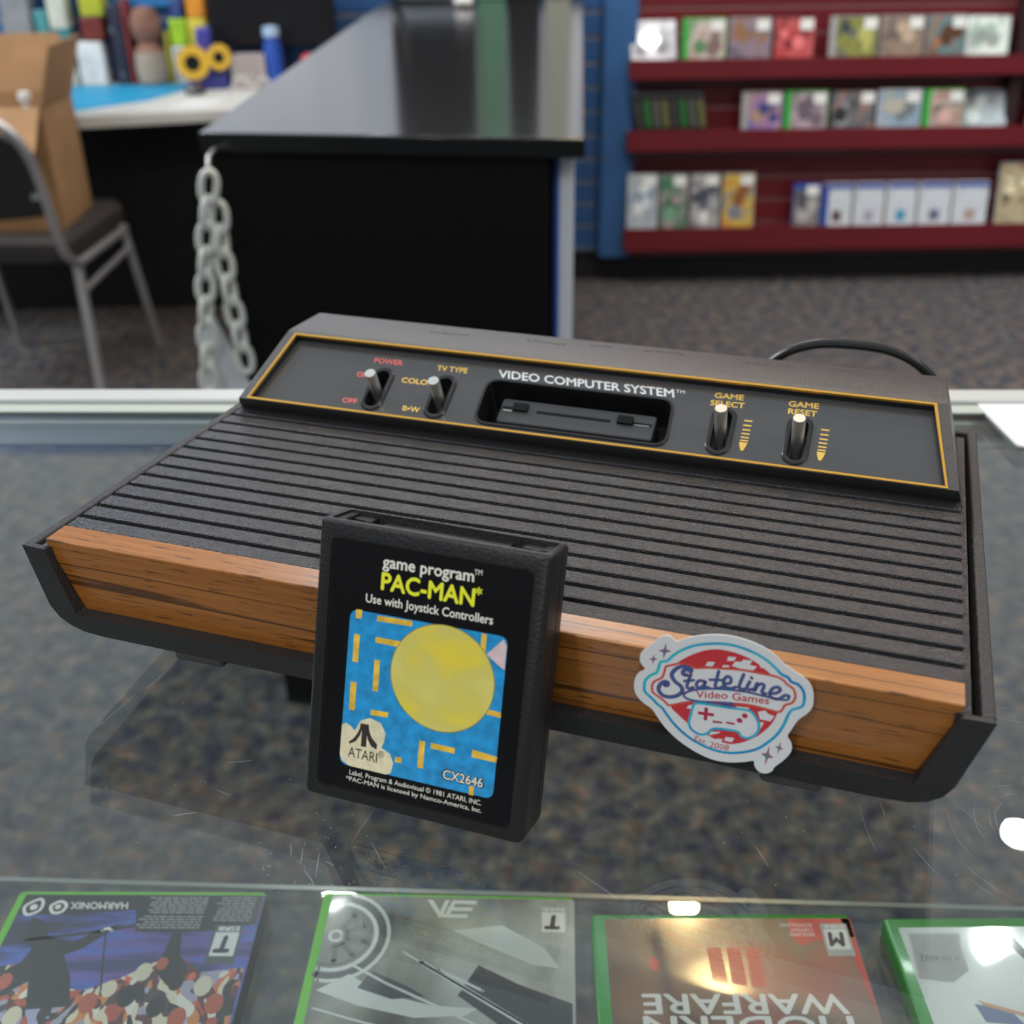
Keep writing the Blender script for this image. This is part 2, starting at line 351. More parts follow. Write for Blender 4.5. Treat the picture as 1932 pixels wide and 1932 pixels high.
# outlines of printed shapes and lettering in the plane of the surface they are printed on (mm)
D = {"POWER":[[-108.57,35.36],[-93.41,35.61],[-109.06,38.76]],
"ON":[[-114.35,25.48],[-109.65,25.36],[-115.37,28.65]],
"OFF":[[-115.58,8.31],[-107.8,8.49],[-116.28,11.28]],
"TVTYPE":[[-74.8,34.97],[-59.27,35.35],[-75.62,38.53]],
"COLOR":[[-90.13,25.04],[-74.1,25.18],[-90.77,28.21]],
"BW":[[-83.55,8.0],[-74.87,7.99],[-84.09,11.06]],
"lev1":[[-101.38,32.67],[-99.63,5.43],[-106.28,9.49],[-94.88,28.31],[-100.6,18.85]],
"lev2":[[-68.33,32.41],[-67.04,5.44],[-73.39,9.56],[-62.0,27.56],[-67.68,18.74]],
"lev3":[[69.26,32.47],[66.73,5.73],[60.25,10.26],[73.3,26.57],[66.76,18.61]],
"lev4":[[102.69,32.11],[100.4,5.82],[93.88,9.28],[106.62,26.59],[100.15,18.57]],
"GAME1":[[60.49,37.78],[73.46,38.16],[60.2,40.97]],
"SELECT":[[59.39,33.17],[74.54,33.53],[59.25,36.35]],
"GAME2":[[93.63,37.81],[106.68,38.12],[93.46,40.94]],
"RESET":[[94.03,33.39],[106.39,33.63],[93.89,36.5]],
"ticks":[[75.98,26.51],[79.57,26.83],[75.88,23.86],[79.47,24.09],[75.88,21.25],[79.46,21.53],[75.85,19.11],[79.42,19.35],[75.78,16.98],[79.24,17.21],[75.72,15.19],[79.19,15.33],[75.72,14.16],[79.33,14.05],[77.75,9.61]],
"ticks2":[[109.13,26.75],[112.83,26.87],[109.67,14.15],[112.61,14.17],[110.96,9.6]],
"VCS":[[-42.82,35.08],[42.38,35.21],[-44.64,40.1]],
"TM":[[42.65,38.1],[46.66,38.1],[42.4,39.88]],
"slot":[[-45.47,31.37],[40.95,32.37],[42.2,7.48],[-45.24,7.46],[-42.34,32.46],[38.02,32.68],[43.43,28.66],[44.84,13.6],[39.49,7.04],[-41.28,6.57],[-46.07,11.12],[-47.61,27.11]],
"shroud10":[[-39.14,27.7],[35.82,28.08],[35.81,13.39],[-38.62,13.47]],
"shroud14":[[-40.78,30.91],[34.93,31.29],[34.92,16.45],[-40.25,16.53]],
"shroud18":[[-42.42,34.11],[34.04,34.49],[34.03,19.5],[-41.88,19.59]],
"shroud22":[[-44.05,37.31],[33.15,37.7],[33.14,22.56],[-43.52,22.65]],
"shroudbits":[[-33.87,25.66],[-26.29,26.43],[-24.63,21.66],[-32.47,20.83],[-21.39,23.32],[14.91,22.89],[15.08,21.42],[-21.17,21.43],[17.28,25.9],[24.5,26.65],[26.01,21.28],[18.1,21.15],[-39.97,23.94],[-33.03,23.84],[-32.38,21.61],[-39.49,21.29],[26.37,23.58],[33.94,23.66],[34.05,21.82],[26.85,21.42]],
"lev1tip":[17.87,7.76],
"lev2tip":[16.71,10.13],
"lev3tip":[20.02,11.65],
"lev4tip":[11.81,22.31],
"c_rec":[[-35.49,92.64],[35.15,92.8],[35.36,5.01],[-36.15,3.81]],
"c_game":[[-16.95,85.22],[14.97,86.1],[-17.0,87.79]],
"c_tm":[[14.99,87.99],[17.69,88.2],[14.97,89.68]],
"c_pac":[[-16.93,77.79],[15.7,78.02],[-16.98,82.96]],
"c_ast":[[17.0,83.05]],
"c_use":[[-22.19,72.28],[22.68,72.76],[-22.01,74.61]],
"c_art":[[-27.54,68.88],[28.33,69.57],[28.26,13.53],[-27.99,13.27]],
"c_l1":[[-23.94,10.22],[24.5,10.93],[-23.92,11.98]],
"c_l2":[[-25.08,7.85],[24.78,7.8],[-25.03,9.26]],
"c_cx":[[9.97,16.82],[24.61,16.91],[10.18,19.92]],
"c_atari":[[-24.87,16.7],[-14.11,16.96],[-24.27,20.15]],
"c_reg":[[-12.79,20.19],[-11.78,20.3]],
"c_logo_mid":[[-20.79,29.52],[-18.0,29.65],[-18.15,21.53],[-20.21,21.38]],
"c_logoL":[[-20.91,29.49],[-20.14,29.62],[-20.17,27.78],[-20.9,25.23],[-22.37,22.7],[-24.69,21.26],[-24.83,22.11],[-23.26,23.5],[-21.96,25.59],[-21.15,27.57]],
"c_logoR":[[-18.75,29.69],[-17.92,29.67],[-17.56,27.56],[-16.58,25.39],[-14.38,23.3],[-14.44,21.41],[-16.55,22.21],[-17.71,23.94],[-18.49,26.16]],
"c_disc":[[6.95,51.36],[-11.33,50.04],[25.3,52.17],[5.95,69.74],[8.55,32.73]],
"a_b1":[[-25.47,69.17],[-23.16,69.28],[-23.35,66.19],[-25.46,66.18]],
"a_b2":[[-17.62,68.39],[-4.95,68.84],[-5.03,66.94],[-17.68,66.48]],
"a_b3":[[0.86,69.47],[2.68,69.51],[2.4,68.33],[0.73,68.2]],
"a_b4":[[-27.7,60.37],[-23.44,60.72],[-23.64,50.88],[-25.59,50.69],[-25.54,58.66],[-27.78,58.62]],
"a_b5":[[-17.71,60.92],[-8.6,61.13],[-8.83,58.99],[-17.73,59.0]],
"a_b6":[[-17.53,53.06],[-9.98,53.21],[-10.04,51.46],[-15.66,51.3],[-15.62,43.73],[-10.04,43.72],[-10.32,42.1],[-17.52,41.97]],
"a_b7":[[-27.65,43.61],[-23.54,43.78],[-23.56,33.6],[-25.71,33.54],[-25.59,41.87],[-27.73,41.82]],
"a_b8":[[-17.52,35.29],[-11.02,35.5],[-11.29,33.68],[-17.57,33.3]],
"a_b9":[[-12.25,39.94],[-9.76,40.07],[-9.79,37.92],[-12.33,37.77]],
"a_b10":[[19.17,69.25],[21.05,69.31],[21.24,65.19],[23.23,64.09],[23.03,62.19],[21.04,63.29],[19.29,65.93]],
"a_b11":[[23.59,44.07],[28.35,43.95],[28.34,42.05],[23.38,42.31]],
"a_b12":[[0.74,28.07],[13.64,28.31],[13.61,26.36],[2.89,26.2],[2.81,18.49],[0.81,18.42]],
"a_b13":[[19.66,29.21],[28.49,28.52],[28.29,26.55],[19.64,26.49]],
"a_b14":[[8.69,20.45],[13.51,20.86],[13.42,19.59],[8.68,18.68]],
"a_b15":[[-7.43,20.49],[-5.01,20.65],[-5.06,18.65],[-7.48,18.49]],
"a_b16":[[19.78,16.38],[21.53,16.4],[21.44,13.05],[19.8,13.04]],
"a_b17":[[27.33,20.51],[28.17,20.52],[28.19,18.77],[27.3,18.76]],
"a_dash":[[-26.56,63.36],[-21.54,63.54],[-16.38,63.59],[-11.4,63.84],[-6.06,64.02],[-16.41,55.98],[-11.41,56.19],[-26.78,47.13],[-16.24,38.98],[3.99,30.67],[9.23,30.75],[14.51,30.84],[-6.25,23.54],[6.76,23.54],[12.01,23.65],[16.9,23.61],[22.03,23.63],[27.14,23.77],[-6.15,15.53],[-1.16,15.46],[4.18,15.44],[9.43,15.5],[14.76,15.58],[27.02,15.57],[27.3,30.94],[27.0,48.2]],
"a_blob":[[-26.05,27.69],[-18.81,24.9],[-16.41,31.38],[-13.48,30.44],[-26.19,17.62],[-19.98,18.22],[-12.11,17.62],[-22.67,15.19],[-16.76,13.73]],
"s_out":[[67.89,39.28],[68.48,40.99],[71.04,43.87],[73.89,47.18],[75.51,48.28],[77.19,48.43],[78.62,47.36],[79.66,47.0],[82.86,49.0],[86.72,50.62],[90.92,51.77],[95.12,52.35],[99.37,52.15],[103.66,51.33],[107.34,50.01],[110.42,48.19],[113.25,45.76],[114.95,44.79],[117.35,43.4],[119.72,42.2],[121.84,40.37],[123.09,37.95],[123.66,34.6],[123.51,31.85],[122.23,29.2],[120.53,27.22],[119.45,25.38],[118.45,22.75],[117.45,20.1],[117.58,18.93],[118.77,17.19],[119.2,14.86],[118.63,12.68],[116.96,9.8],[114.64,6.72],[114.14,5.14],[112.61,3.7],[110.62,3.39],[109.17,4.28],[108.16,5.91],[107.76,7.47],[105.22,6.42],[100.24,4.95],[95.45,4.58],[90.5,5.66],[86.16,7.53],[81.75,10.23],[78.0,13.51],[74.92,17.36],[72.99,19.8],[70.43,21.28],[68.19,23.23],[66.93,25.41],[66.58,27.77],[66.86,30.67],[67.94,32.92],[69.77,34.31],[69.36,35.22],[68.04,36.93]],
"s_ring":[[70.02,27.72],[70.21,30.19],[71.79,32.55],[73.76,34.17],[74.31,36.28],[74.85,38.38],[76.84,39.19],[79.02,42.01],[81.87,44.55],[85.7,46.88],[91.2,48.59],[96.07,49.21],[100.36,48.76],[104.69,47.57],[108.44,45.69],[111.26,43.43],[113.04,41.89],[115.05,41.18],[116.16,39.88],[118.47,39.24],[120.34,36.95],[120.86,33.97],[120.35,31.51],[117.65,29.71],[116.61,27.49],[115.73,23.71],[114.2,19.72],[111.64,15.86],[108.03,12.1],[103.2,9.66],[98.54,8.5],[93.7,8.76],[89.44,10.02],[85.46,11.97],[81.38,15.15],[78.34,18.57],[76.42,21.0],[74.58,22.23],[73.45,23.4],[71.61,24.82],[70.29,26.16]],
"s_disc":[[79.08,22.64],[78.94,29.3],[79.98,38.29],[82.14,41.1],[84.67,43.19],[88.48,45.53],[92.35,46.79],[96.62,46.84],[100.62,46.14],[103.99,44.94],[107.1,43.11],[109.93,40.83],[112.33,36.72],[113.47,32.29],[113.22,27.1],[111.61,22.33],[109.32,18.95],[107.53,16.9],[103.8,13.94],[99.9,12.24],[96.12,12.48],[92.58,13.69],[89.04,14.91],[85.41,16.93],[81.73,19.77]],
"s_ban":[[72.6,28.29],[73.15,30.43],[75.6,32.58],[76.28,35.12],[76.66,36.98],[78.64,38.0],[80.94,39.08],[83.98,39.14],[86.06,38.48],[90.34,39.52],[95.27,40.18],[100.15,40.85],[106.68,40.9],[109.93,40.83],[112.22,40.56],[113.92,39.78],[115.01,38.67],[117.09,37.39],[118.02,34.88],[117.34,32.39],[115.24,30.93],[114.76,29.44],[113.62,27.99],[111.32,28.05],[104.68,28.51],[98.09,27.8],[93.11,27.06],[84.76,25.16],[79.08,22.64],[77.64,23.33],[76.17,24.43],[74.36,25.44],[73.08,26.37]],
"s_s":[[83.61,35.31],[82.59,35.29],[82.25,36.21],[83.27,37.41],[84.67,36.93],[84.77,37.74],[83.37,38.3],[81.36,37.99],[79.76,36.66],[78.73,34.45],[79.75,32.28],[81.92,30.76],[82.58,28.9],[81.18,26.98],[78.85,25.84],[76.42,25.9],[74.91,27.59],[75.11,29.66],[76.39,31.15],[77.59,31.21],[77.67,30.22],[76.83,29.84]],
"s_t1":[[84.86,35.78],[84.16,32.65],[83.97,30.82],[84.75,30.39],[85.99,31.06]],
"s_t1c":[[82.95,32.87],[85.93,33.84]],
"s_a1":[[89.29,34.18],[87.61,34.01],[86.91,32.26],[87.83,31.35],[89.25,32.58],[89.72,34.27],[89.62,32.27],[90.98,32.09]],
"s_t2":[[93.56,38.84],[93.09,34.82],[92.97,33.21],[93.96,32.56],[95.39,33.43]],
"s_t2c":[[91.12,35.17],[95.66,35.97]],
"s_e1":[[95.78,34.62],[97.54,35.4],[97.54,37.16],[96.35,37.49],[95.41,35.72],[96.03,33.69],[97.9,33.39],[99.47,34.25]],
"s_l1":[[101.45,39.38],[100.53,35.28],[100.83,33.97],[102.3,34.1]],
"s_i1":[[103.55,37.11],[102.89,34.82],[103.61,34.19],[104.72,34.63]],
"s_i1d":[[103.91,38.75],[104.12,38.52]],
"s_n1":[[105.85,37.03],[105.28,33.98],[106.18,36.33],[107.4,37.18],[108.12,36.56],[107.72,34.13],[108.9,33.81]],
"s_e2":[[109.99,34.32],[111.9,34.67],[113.21,36.06],[112.45,37.06],[110.91,36.32],[110.16,34.28],[110.8,32.86],[113.08,32.79],[114.83,34.55],[116.06,34.52],[115.8,33.13],[113.1,32.68],[107.52,32.91],[102.56,33.17],[94.31,32.4],[87.71,30.77],[84.44,29.12],[83.19,27.63],[84.31,26.47],[87.41,26.17],[93.12,26.94],[98.76,27.83],[98.51,26.89],[95.57,26.02],[96.81,27.1]],
"s_vg":[[87.68,27.11],[97.58,29.67]],
"s_pad":[[87.82,25.45],[86.57,23.95],[86.14,20.8],[85.72,17.42],[86.97,14.82],[89.83,13.65],[92.14,14.82],[93.36,16.56],[95.68,17.32],[101.41,17.67],[102.9,16.19],[104.96,15.86],[107.12,17.61],[108.18,20.3],[107.57,22.98],[105.63,25.73],[103.56,26.45],[98.26,26.03],[93.22,25.88]],
"s_ph":[[88.79,21.9],[93.04,22.16]],
"s_pv":[[90.84,24.0],[90.94,20.04]],
"s_d1":[[93.6,19.61],[96.13,19.88]],
"s_d2":[[97.96,20.23],[100.14,20.34]],
"s_b1":[[101.83,22.03]],
"s_b2":[[103.29,24.19]],
"s_w1":[[96.0,44.79],[98.59,45.14],[97.91,43.65],[95.81,43.21]],
"s_w2":[[89.82,41.63],[92.12,41.96],[91.44,40.26],[89.13,39.92]],
"s_w3":[[94.82,41.45],[96.78,41.67],[96.52,40.96],[94.4,40.58]],
"s_w4":[[98.41,43.57],[100.2,43.68],[100.76,44.71],[103.67,44.95],[102.86,43.24],[105.22,43.09],[104.19,41.44],[99.78,41.27],[97.44,41.7]],
"s_w5":[[105.89,43.81],[107.44,42.99],[106.48,42.86]],
"s_w6":[[85.18,24.16],[87.55,24.58],[86.32,22.88],[84.44,22.65]],
"s_w7":[[100.17,27.07],[104.46,27.46],[103.89,26.53],[101.08,26.28]],
"s_w8":[[107.2,26.5],[109.4,27.6],[110.51,26.47],[112.51,26.14],[111.44,23.89],[108.13,23.92]],
"s_w9":[[108.26,22.74],[109.55,23.04],[108.55,19.98]],
"s_w10":[[97.97,14.58],[100.83,14.86],[100.16,13.05],[97.61,13.05]],
"s_w11":[[95.02,13.25],[97.05,13.53],[96.97,12.48],[94.93,12.4]],
"s_w12":[[93.11,15.47],[96.29,16.23],[95.51,15.43],[92.57,13.89]],
"s_vt":[[86.8,27.36],[97.75,29.59],[86.9,29.15]],
"s_gt":[[98.73,29.82],[110.28,30.1],[98.88,31.83]],
"s_est":[[87.73,10.64],[92.06,9.82],[88.12,12.61]],
"s_e08":[[92.95,9.42],[99.31,9.4],[93.29,11.46]],
"s_st1":[[75.84,42.71],[76.02,45.87],[75.52,39.51],[73.71,42.47],[77.99,43.04]],
"s_st2":[[72.34,38.84],[72.55,40.85],[72.14,36.77],[70.83,38.72],[73.84,39.11]],
"s_st3":[[111.87,10.66],[112.17,14.68],[111.57,6.56],[109.83,10.9],[113.98,10.28]],
"s_st4":[[115.28,14.51],[115.48,17.12],[115.07,11.87],[113.82,14.76],[116.7,14.24]],
"k0_cov":[[-62.95,3.19],[65.95,3.1],[68.95,80.29],[-62.96,37.2]],
"k0_drop":[[-55.59,11.57]],
"k0_ring":[[-42.77,10.94]],
"k0_harm":[[-6.66,7.97],[-36.44,8.13],[-5.16,12.62]],
"k0_t":[[45.06,22.97],[59.9,23.41],[60.29,47.02],[44.73,46.63]],
"k0_txt":[[4.31,4.54],[36.39,4.38],[36.81,26.2],[2.56,25.87],[41.73,4.35],[62.64,4.24],[61.02,20.74],[42.36,20.84]],
"k0_sil":[[-51.69,20.3],[-41.2,20.24],[-25.87,45.08],[-16.95,62.54],[-37.28,58.86],[-46.98,49.19]],
"k0_mic":[[-11.09,26.48],[-2.41,64.32]],
"k0_crowd":[[-57.03,51.23],[65.63,48.47],[66.58,80.3],[-44.4,81.11]],
"k1_ea":[[-10.08,4.23],[15.83,3.54],[10.34,16.92]],
"k1_t":[[49.17,7.31],[63.83,6.92],[64.16,28.18],[49.5,27.49]],
"k1_wheel":[[-55.95,29.27],[-39.1,27.72],[-31.03,27.5]],
"k1_cov":[[-62.55,2.67],[66.64,-0.16],[66.76,75.38],[-61.27,79.04]],
"k1_str":[[-11.38,50.25],[21.18,59.39],[15.73,66.38],[43.72,76.97],[-19.84,37.99],[-32.89,68.72],[-1.22,47.92],[-63.37,68.62],[18.13,76.77]],
"k2_cov":[[-60.37,3.2],[67.43,3.43],[66.3,64.71],[-61.02,64.7]],
"k2_iii":[[-9.63,21.62],[-2.72,21.63],[-1.98,43.91],[-9.61,41.94],[0.3,21.64],[7.2,21.65],[7.02,44.89],[-0.15,42.93],[9.88,21.12],[16.69,21.66],[16.49,45.38],[9.1,44.89]],
"k2_war":[[53.0,48.79],[-44.99,48.74],[53.01,60.11]],
"k2_mod":[[53.58,61.04],[-45.72,61.02],[54.53,72.81]],
"k2_m":[[51.18,6.7],[64.83,6.72],[62.73,26.91],[50.36,26.89]],
"k2_red":[[34.68,3.37],[67.43,3.43],[67.43,15.38],[45.66,17.48],[38.04,20.63],[34.83,15.33]],
"k2_req":[[47.27,6.48],[30.07,6.45],[47.01,15.35]],
"k2_dot":[[-37.43,31.41]],
"k3_cov":[[-61.17,6.43],[3.72,7.05],[-62.7,62.33]],
"k3_pk":[[-56.92,11.66],[-29.97,11.92],[-32.81,18.69],[-33.73,32.93],[-44.18,39.73],[-60.43,37.48],[-57.64,18.46]],
"k3_alan":[[-35.46,23.67],[-55.54,23.48],[-36.57,27.5]]}
# ================================================================== materials used by several things
BLACKTEX = speckle_plastic('textured_black_plastic', (.020, .020, .021), .42, 1.0, 1300, .0005, .42)
RIBTEX = speckle_plastic('textured_rib_plastic', (.024, .024, .026), .24, 1.0, 1450, .00062)
HOUSETEX = speckle_plastic('lit_housing_plastic', (.034, .033, .034), .36, 1.0, 1900, .00035, .6)  # lighter copy of the black plastic; brighter light on the housing is in its colour
CARTTEX = speckle_plastic('cartridge_plastic', (.010, .010, .0105), .45, .6, 900, .0004, .4)
GLOSSBLK = mat('gloss_black', (.012, .012, .013), .28)
PITBLK = mat('deep_black', (.006, .006, .006), .6, spec=.2)
PANELBLK = mat('smoked_panel', (.050, .051, .053), .22, coat=.6, coat_rough=.08)
GOLD = mat('gold_trim', (.72, .40, .07), .32, metal=.75)
STEEL = mat('brushed_steel', (.62, .64, .62), .38, metal=.9)
WHITEINK = mat('white_ink', (.72, .74, .72), .6)
REDINK = mat('red_ink', (.72, .13, .11), .6)
YELINK = mat('yellow_ink', (.78, .50, .09), .6)
WOOD = wood_mat()
# ================================================================== the setting
FZ = -1.0; WY = 4.12
m = MB(); m.box(-4.5, 5.5, -2.5, WY+.3, FZ-.02, FZ); struct(m.build('floor', carpet_mat(), smooth=False))
BLUE = mat('blue_slatwall', (.028, .098, .270), .42, noise=(2, .1))
RED = mat('red_slatwall', (.135, .009, .015), .42, noise=(2, .12))
GROOVE = mat('slat_insert_metal', (.36, .36, .37), .45, metal=.3)
REDGROOVE = mat('red_slat_insert', (.33, .17, .17), .5, metal=.2)
KICK = mat('black_kick', (.008, .008, .009), .6)
def slatwall(name, x0, x1, z0, z1, pitch, zref, face, groove, y=WY):
    m = MB(); z = zref
    while z > z0+.001: z -= pitch
    zz = [z0]
    z += pitch
    while z < z1: zz.append(z); z += pitch
    zz.append(z1)
    for a, b in zip(zz, zz[1:]):
        m.mi = 0; m.box(x0, x1, y, y+.012, a+.006, b-.006)
    m.mi = 1; m.box(x0, x1, y+.006, y+.02, z0, z1)
    return struct(m.build(name, [face, groove], smooth=False))
slatwall('wall_back', -4.5, .335, -.89, 1.7, .0806, -.552, BLUE, GROOVE)
slatwall('wall_far', .449, 5.5, -.91, 1.7, .0806, -.543, RED, REDGROOVE)
m = MB(); m.box(-4.5, 5.5, WY+.03, WY+.06, FZ, 1.7); m.box(-4.5, 5.5, WY+.02, WY+.04, FZ, -.88); struct(m.build('baseboard_back', KICK, smooth=False))
m = MB(); m.box(.333, .449, WY-.05, WY+.03, -.9, 1.7); struct(m.build('trim_1', mat('blue_post', (.035, .115, .29), .4, noise=(2, .08)), bevel=.004))
m = MB(); m.box(-4.5, -4.4, -2.5, WY+.3, FZ, 1.7); struct(m.build('wall_left', mat('grey_wall', (.30, .31, .33), .8, noise=(3, .1)), smooth=False))
# ================================================================== game console
CON = dict(loc=(CON_O[0]*MM, CON_O[1]*MM, CON_O[2]*MM), rot=(rad(-4.9), 0, rad(CON_YAW)))
con = thing('video_game_console', 'black ribbed game console with woodgrain front standing on the glass counter', 'game console', **CON)
rail = lambda v: 38.6+.0407*(v+4.9)
def vfront(w): return -3.7-(w-10.7)*.043 if w > 10.7 else -3.7*max(0, min(1, w/10.7))
# ---- base tray
outR = [(176.7, 38.6), (169.2, 12.6), (166.6, 7.0), (162.5, 3.0), (157, .8), (148, 0)]
m = MB(MM)
U = [(-x, z) for x, z in outR]+[(x, z) for x, z in reversed(outR)]+[(166.6, 38.3), (157.3, 10.5)]+[(-157.3, 10.5), (-166.6, 38.3)]
m.loft([[(x, vfront(z), z) for x, z in U], [(x, -2.2 if z > 12 else 2, z) for x, z in U]], cap=False)
# front cap of the U as strips
def ustrip(vf):
    L = outR; 
    for s_ in (-1, 1):
        q = [(s_*176.7, 38.6), (s_*169.2, 12.6), (s_*157.3, 10.5), (s_*166.6, 38.3)]; m.poly([(x, vf(z), z) for x, z in q])
        q = [(s_*169.2, 12.6), (s_*166.6, 7.0), (s_*162.5, 3.0), (s_*157, .8), (s_*157.3, 10.5)]; m.poly([(x, vf(z), z) for x, z in q])
    q = [(-157.3, 10.5), (157.3, 10.5), (157, .8), (148, 0), (-148, 0), (-157, .8)]; m.poly([(x, vf(z), z) for x, z in q])
ustrip(vfront); ustrip(lambda z: -2.2 if z > 12 else 2)
m.box(-157.5, 157.5, 1.5, 9, 2, 10.2)
def side(s_, v):
    rr = rail(v); ex = (rr-38.6)*.22
    return [(s_*x_, v, z) for x_, z in [(176.7+ex, rr), (169.2, 12.6), (166.6, 7), (162.5, 3), (157, .8), (148, 0), (148, 3), (157, 4.5), (163, 9), (166, 14), (172.6+ex, rr)]]
for s_ in (-1, 1): m.loft([[(x, -2.25 if z > 11 else .6, z) for x, v, z in side(s_, -2.3)], side(s_, 110), side(s_, 238)])
m.box(-178, 178, 234, 238, 3, rail(236)-.4)
m.box(-149, 149, 1.8, 236, .05, 3)
kb = lambda v: (-CON_O[2]+.5+v*math.sin(rad(4.9)))/math.cos(rad(4.9))
m.loft([[(x, v, z) for x, z in ((-120, kb(v)), (120, kb(v)), (130, 2), (-130, 2))] for v in (58, 232)])
m.build('base_tray', BLACKTEX, con, bevel=.0007)
for x0, x1 in ((-117, -95), (110, 130)):
    m = MB(MM); m.prism(rrect(x0, x1, .3, 20, 2), -3.4, .2); m.build('foot', mat('rubber', (.03, .03, .028), .7), con, bevel=.0008)
# ---- woodgrain front
m = MB(MM)
half = lambda z: 159.4+(z-9.4)/(41.1-9.4)*(167.2-159.4)
prof = [(2.6, 9.4), (-2.16, 40.16), (-2.256, 40.78), (-2.2, 41.05), (-2.0, 41.25), (-1.7, 41.33), (-1.0, 41.37), (9.6, 41.95), (9.6, 38), (7, 36), (7.5, 9.4)]
m.loft([[(s_*half(z), v, z) for v, z in prof] for s_ in (-1, 1)])
m.build('woodgrain_front', WOOD, con, angle=50)
# ---- ribbed deck
m = MB(MM)
pr = []; p = 10.64; deck = lambda v: 41.8+(v-9.9)*.0406
for i in range(12):
    a = 10.3+i*p; b = a+7.7
    pr += [(a, deck(a)-3.4), (a, deck(a)-.25), (a+.3, deck(a)), (b-.3, deck(b)), (b, deck(b)-.25), (b, deck(b)-3.4)]
pr += [(138, deck(138)-3.4), (138, deck(138)-.2), (138.3, deck(138)), (150, deck(150)), (150, 34), (10.3, 34)]
xh = lambda v: 167.3+(v-9.9)*.0145
m.loft([[(s_*xh(v), v, z) for v, z in pr] for s_ in (-1, 1)])
for s_ in (-1, 1):   # side flanges in the slot
    m.loft([[(s_*x_, v, z) for x_, z in ((165, rail(v)-.5), (xh(v)+2.5, rail(v)-.5), (xh(v)+2.3, 20), (165, 20))] for v in (-2, 228)])
m.build('ribbed_deck', RIBTEX, con, angle=25)
# ---- rear housing with the sloping recess
P0 = Vector((0, 141.1, 54.0)); DP = Vector((0, 38.7, 24.1)).normalized(); NP = Vector((0, -DP.z, DP.y)); SL = math.hypot(38.7, 24.1)
def F(x, s_, h): return P0+Vector((x, 0, 0))+DP*s_+NP*h
hh = lambda z: 169.5-.305*(z-47)
m = MB(MM)
pf = [(141.1, 54), (179.8, 78.1), (181.5, 78.8), (184, 79), (214.5, 80.0), (216.5, 79.2), (234, 47), (234, 36), (147, 36), (147, 46.8), (142.3, 51.5)]
Lv = [m.v((-hh(z), v, z)) for v, z in pf]; Rv = [m.v((hh(z), v, z)) for v, z in pf]
for i in range(1, len(pf)):
    j = (i+1) % len(pf); m.face([Lv[i], Lv[j], Rv[j], Rv[i]])
m.face(list(reversed(Lv))); m.face(Rv)
m.build('rear_housing', HOUSETEX, con, angle=30)
m = MB(MM, F)
gx = lambda s_, d: (163.3-(163.3-155.6)*s_/SL)-d
def trap(d): return [(-gx(0, d), d), (gx(0, d), d), (gx(SL, d), SL-d), (-gx(SL, d), SL-d)]
m.plate([(-hh(54), 0), (hh(54), 0), (hh(78.1), SL), (-hh(78.1), SL)], [trap(.35)], 0)
m.build('recess_rim', HOUSETEX, con)
m = MB(MM, F)
A = trap(.3); B = trap(1.4)
m.loft([[(x, s_, -.2) for x, s_ in A], [(x, s_, .45) for x, s_ in A], [(x, s_, .45) for x, s_ in B], [(x, s_, -.9) for x, s_ in B]], cap=False)
m.build('gold_frame', GOLD, con)
m = MB(MM, F); m.wall(trap(1.4), -.8, -4.05); m.build('recess_wall', GLOSSBLK, con)
# ---- control panel
PH = -4.0
LEV = [(-100.6, 17.9, 9.0, 17.6), (-67.7, 17.4, 9.6, 17.2), (66.8, 19.6, 11.2, 16.8), (100.2, 19.4, 11.0, 16.6)]
def stadium(cx, cy, hl, hw, n=8):
    return [(cx+hw*math.cos(rad(a)), cy+(hl-hw)+hw*math.sin(rad(a))) for a in [180*i/n for i in range(n+1)]]+[(cx+hw*math.cos(rad(a)), cy-(hl-hw)+hw*math.sin(rad(a))) for a in [180+180*i/n for i in range(n+1)]]
slot = rquad([(-46.2, 6.9), (43.9, 6.9), (42.3, 32.5), (-46.6, 32.5)], 6)
m = MB(MM, F)
m.plate(trap(1.2), [slot]+[stadium(l[0]-.1*i, 18.9, 12.2, 4.5) for i, l in enumerate(LEV)], PH)
panel = m.build('control_panel', PANELBLK, con, smooth=False)
def bar(m, x0, x1, s0, s1, h): m.poly([(x0, s0, h), (x1, s0, h), (x1, s1, h), (x0, s1, h)])
TH = PH+.05
m = MB(MM, F)
m.text('VIDEO COMPUTER SYSTEM', D['VCS'][0], D['VCS'][1], (D['VCS'][0][0]-1.2, D['VCS'][0][1]+4.6), TH, .022)
m.text('TM', *D['TM'], TH, .008)
note(m.build('lettering', WHITEINK, panel, smooth=False), 'white lettering above the cartridge slot')
def slant(k, dy): a = D[k]; return (a[0], a[1], (a[0][0]-.55, a[0][1]+dy))
m = MB(MM, F)
m.text('POWER', *slant('POWER', 3.1), TH, .022); m.text('OFF', *slant('OFF', 2.9), TH, .022)
m.text('ON', (-114.35, 25.4), (-108.2, 25.4), (-114.9, 28.4), TH, .022)
note(m.build('lettering', REDINK, panel, smooth=False), 'red lettering around the first switch')
m = MB(MM, F)
m.text('TV TYPE', *slant('TVTYPE', 3.2), TH, .022); m.text('COLOR', (-90.13, 25.04), (-73.6, 25.2), (-90.6, 28.1), TH, .022)
m.text('B\u2022W', *slant('BW', 3.0), TH, .022)
for k, t in (('GAME1', 'GAME'), ('SELECT', 'SELECT'), ('GAME2', 'GAME'), ('RESET', 'RESET')):
    a = D[k]; m.text(t, a[0], a[1], (a[0][0]-.15, a[0][1]+3.0), TH, .022)
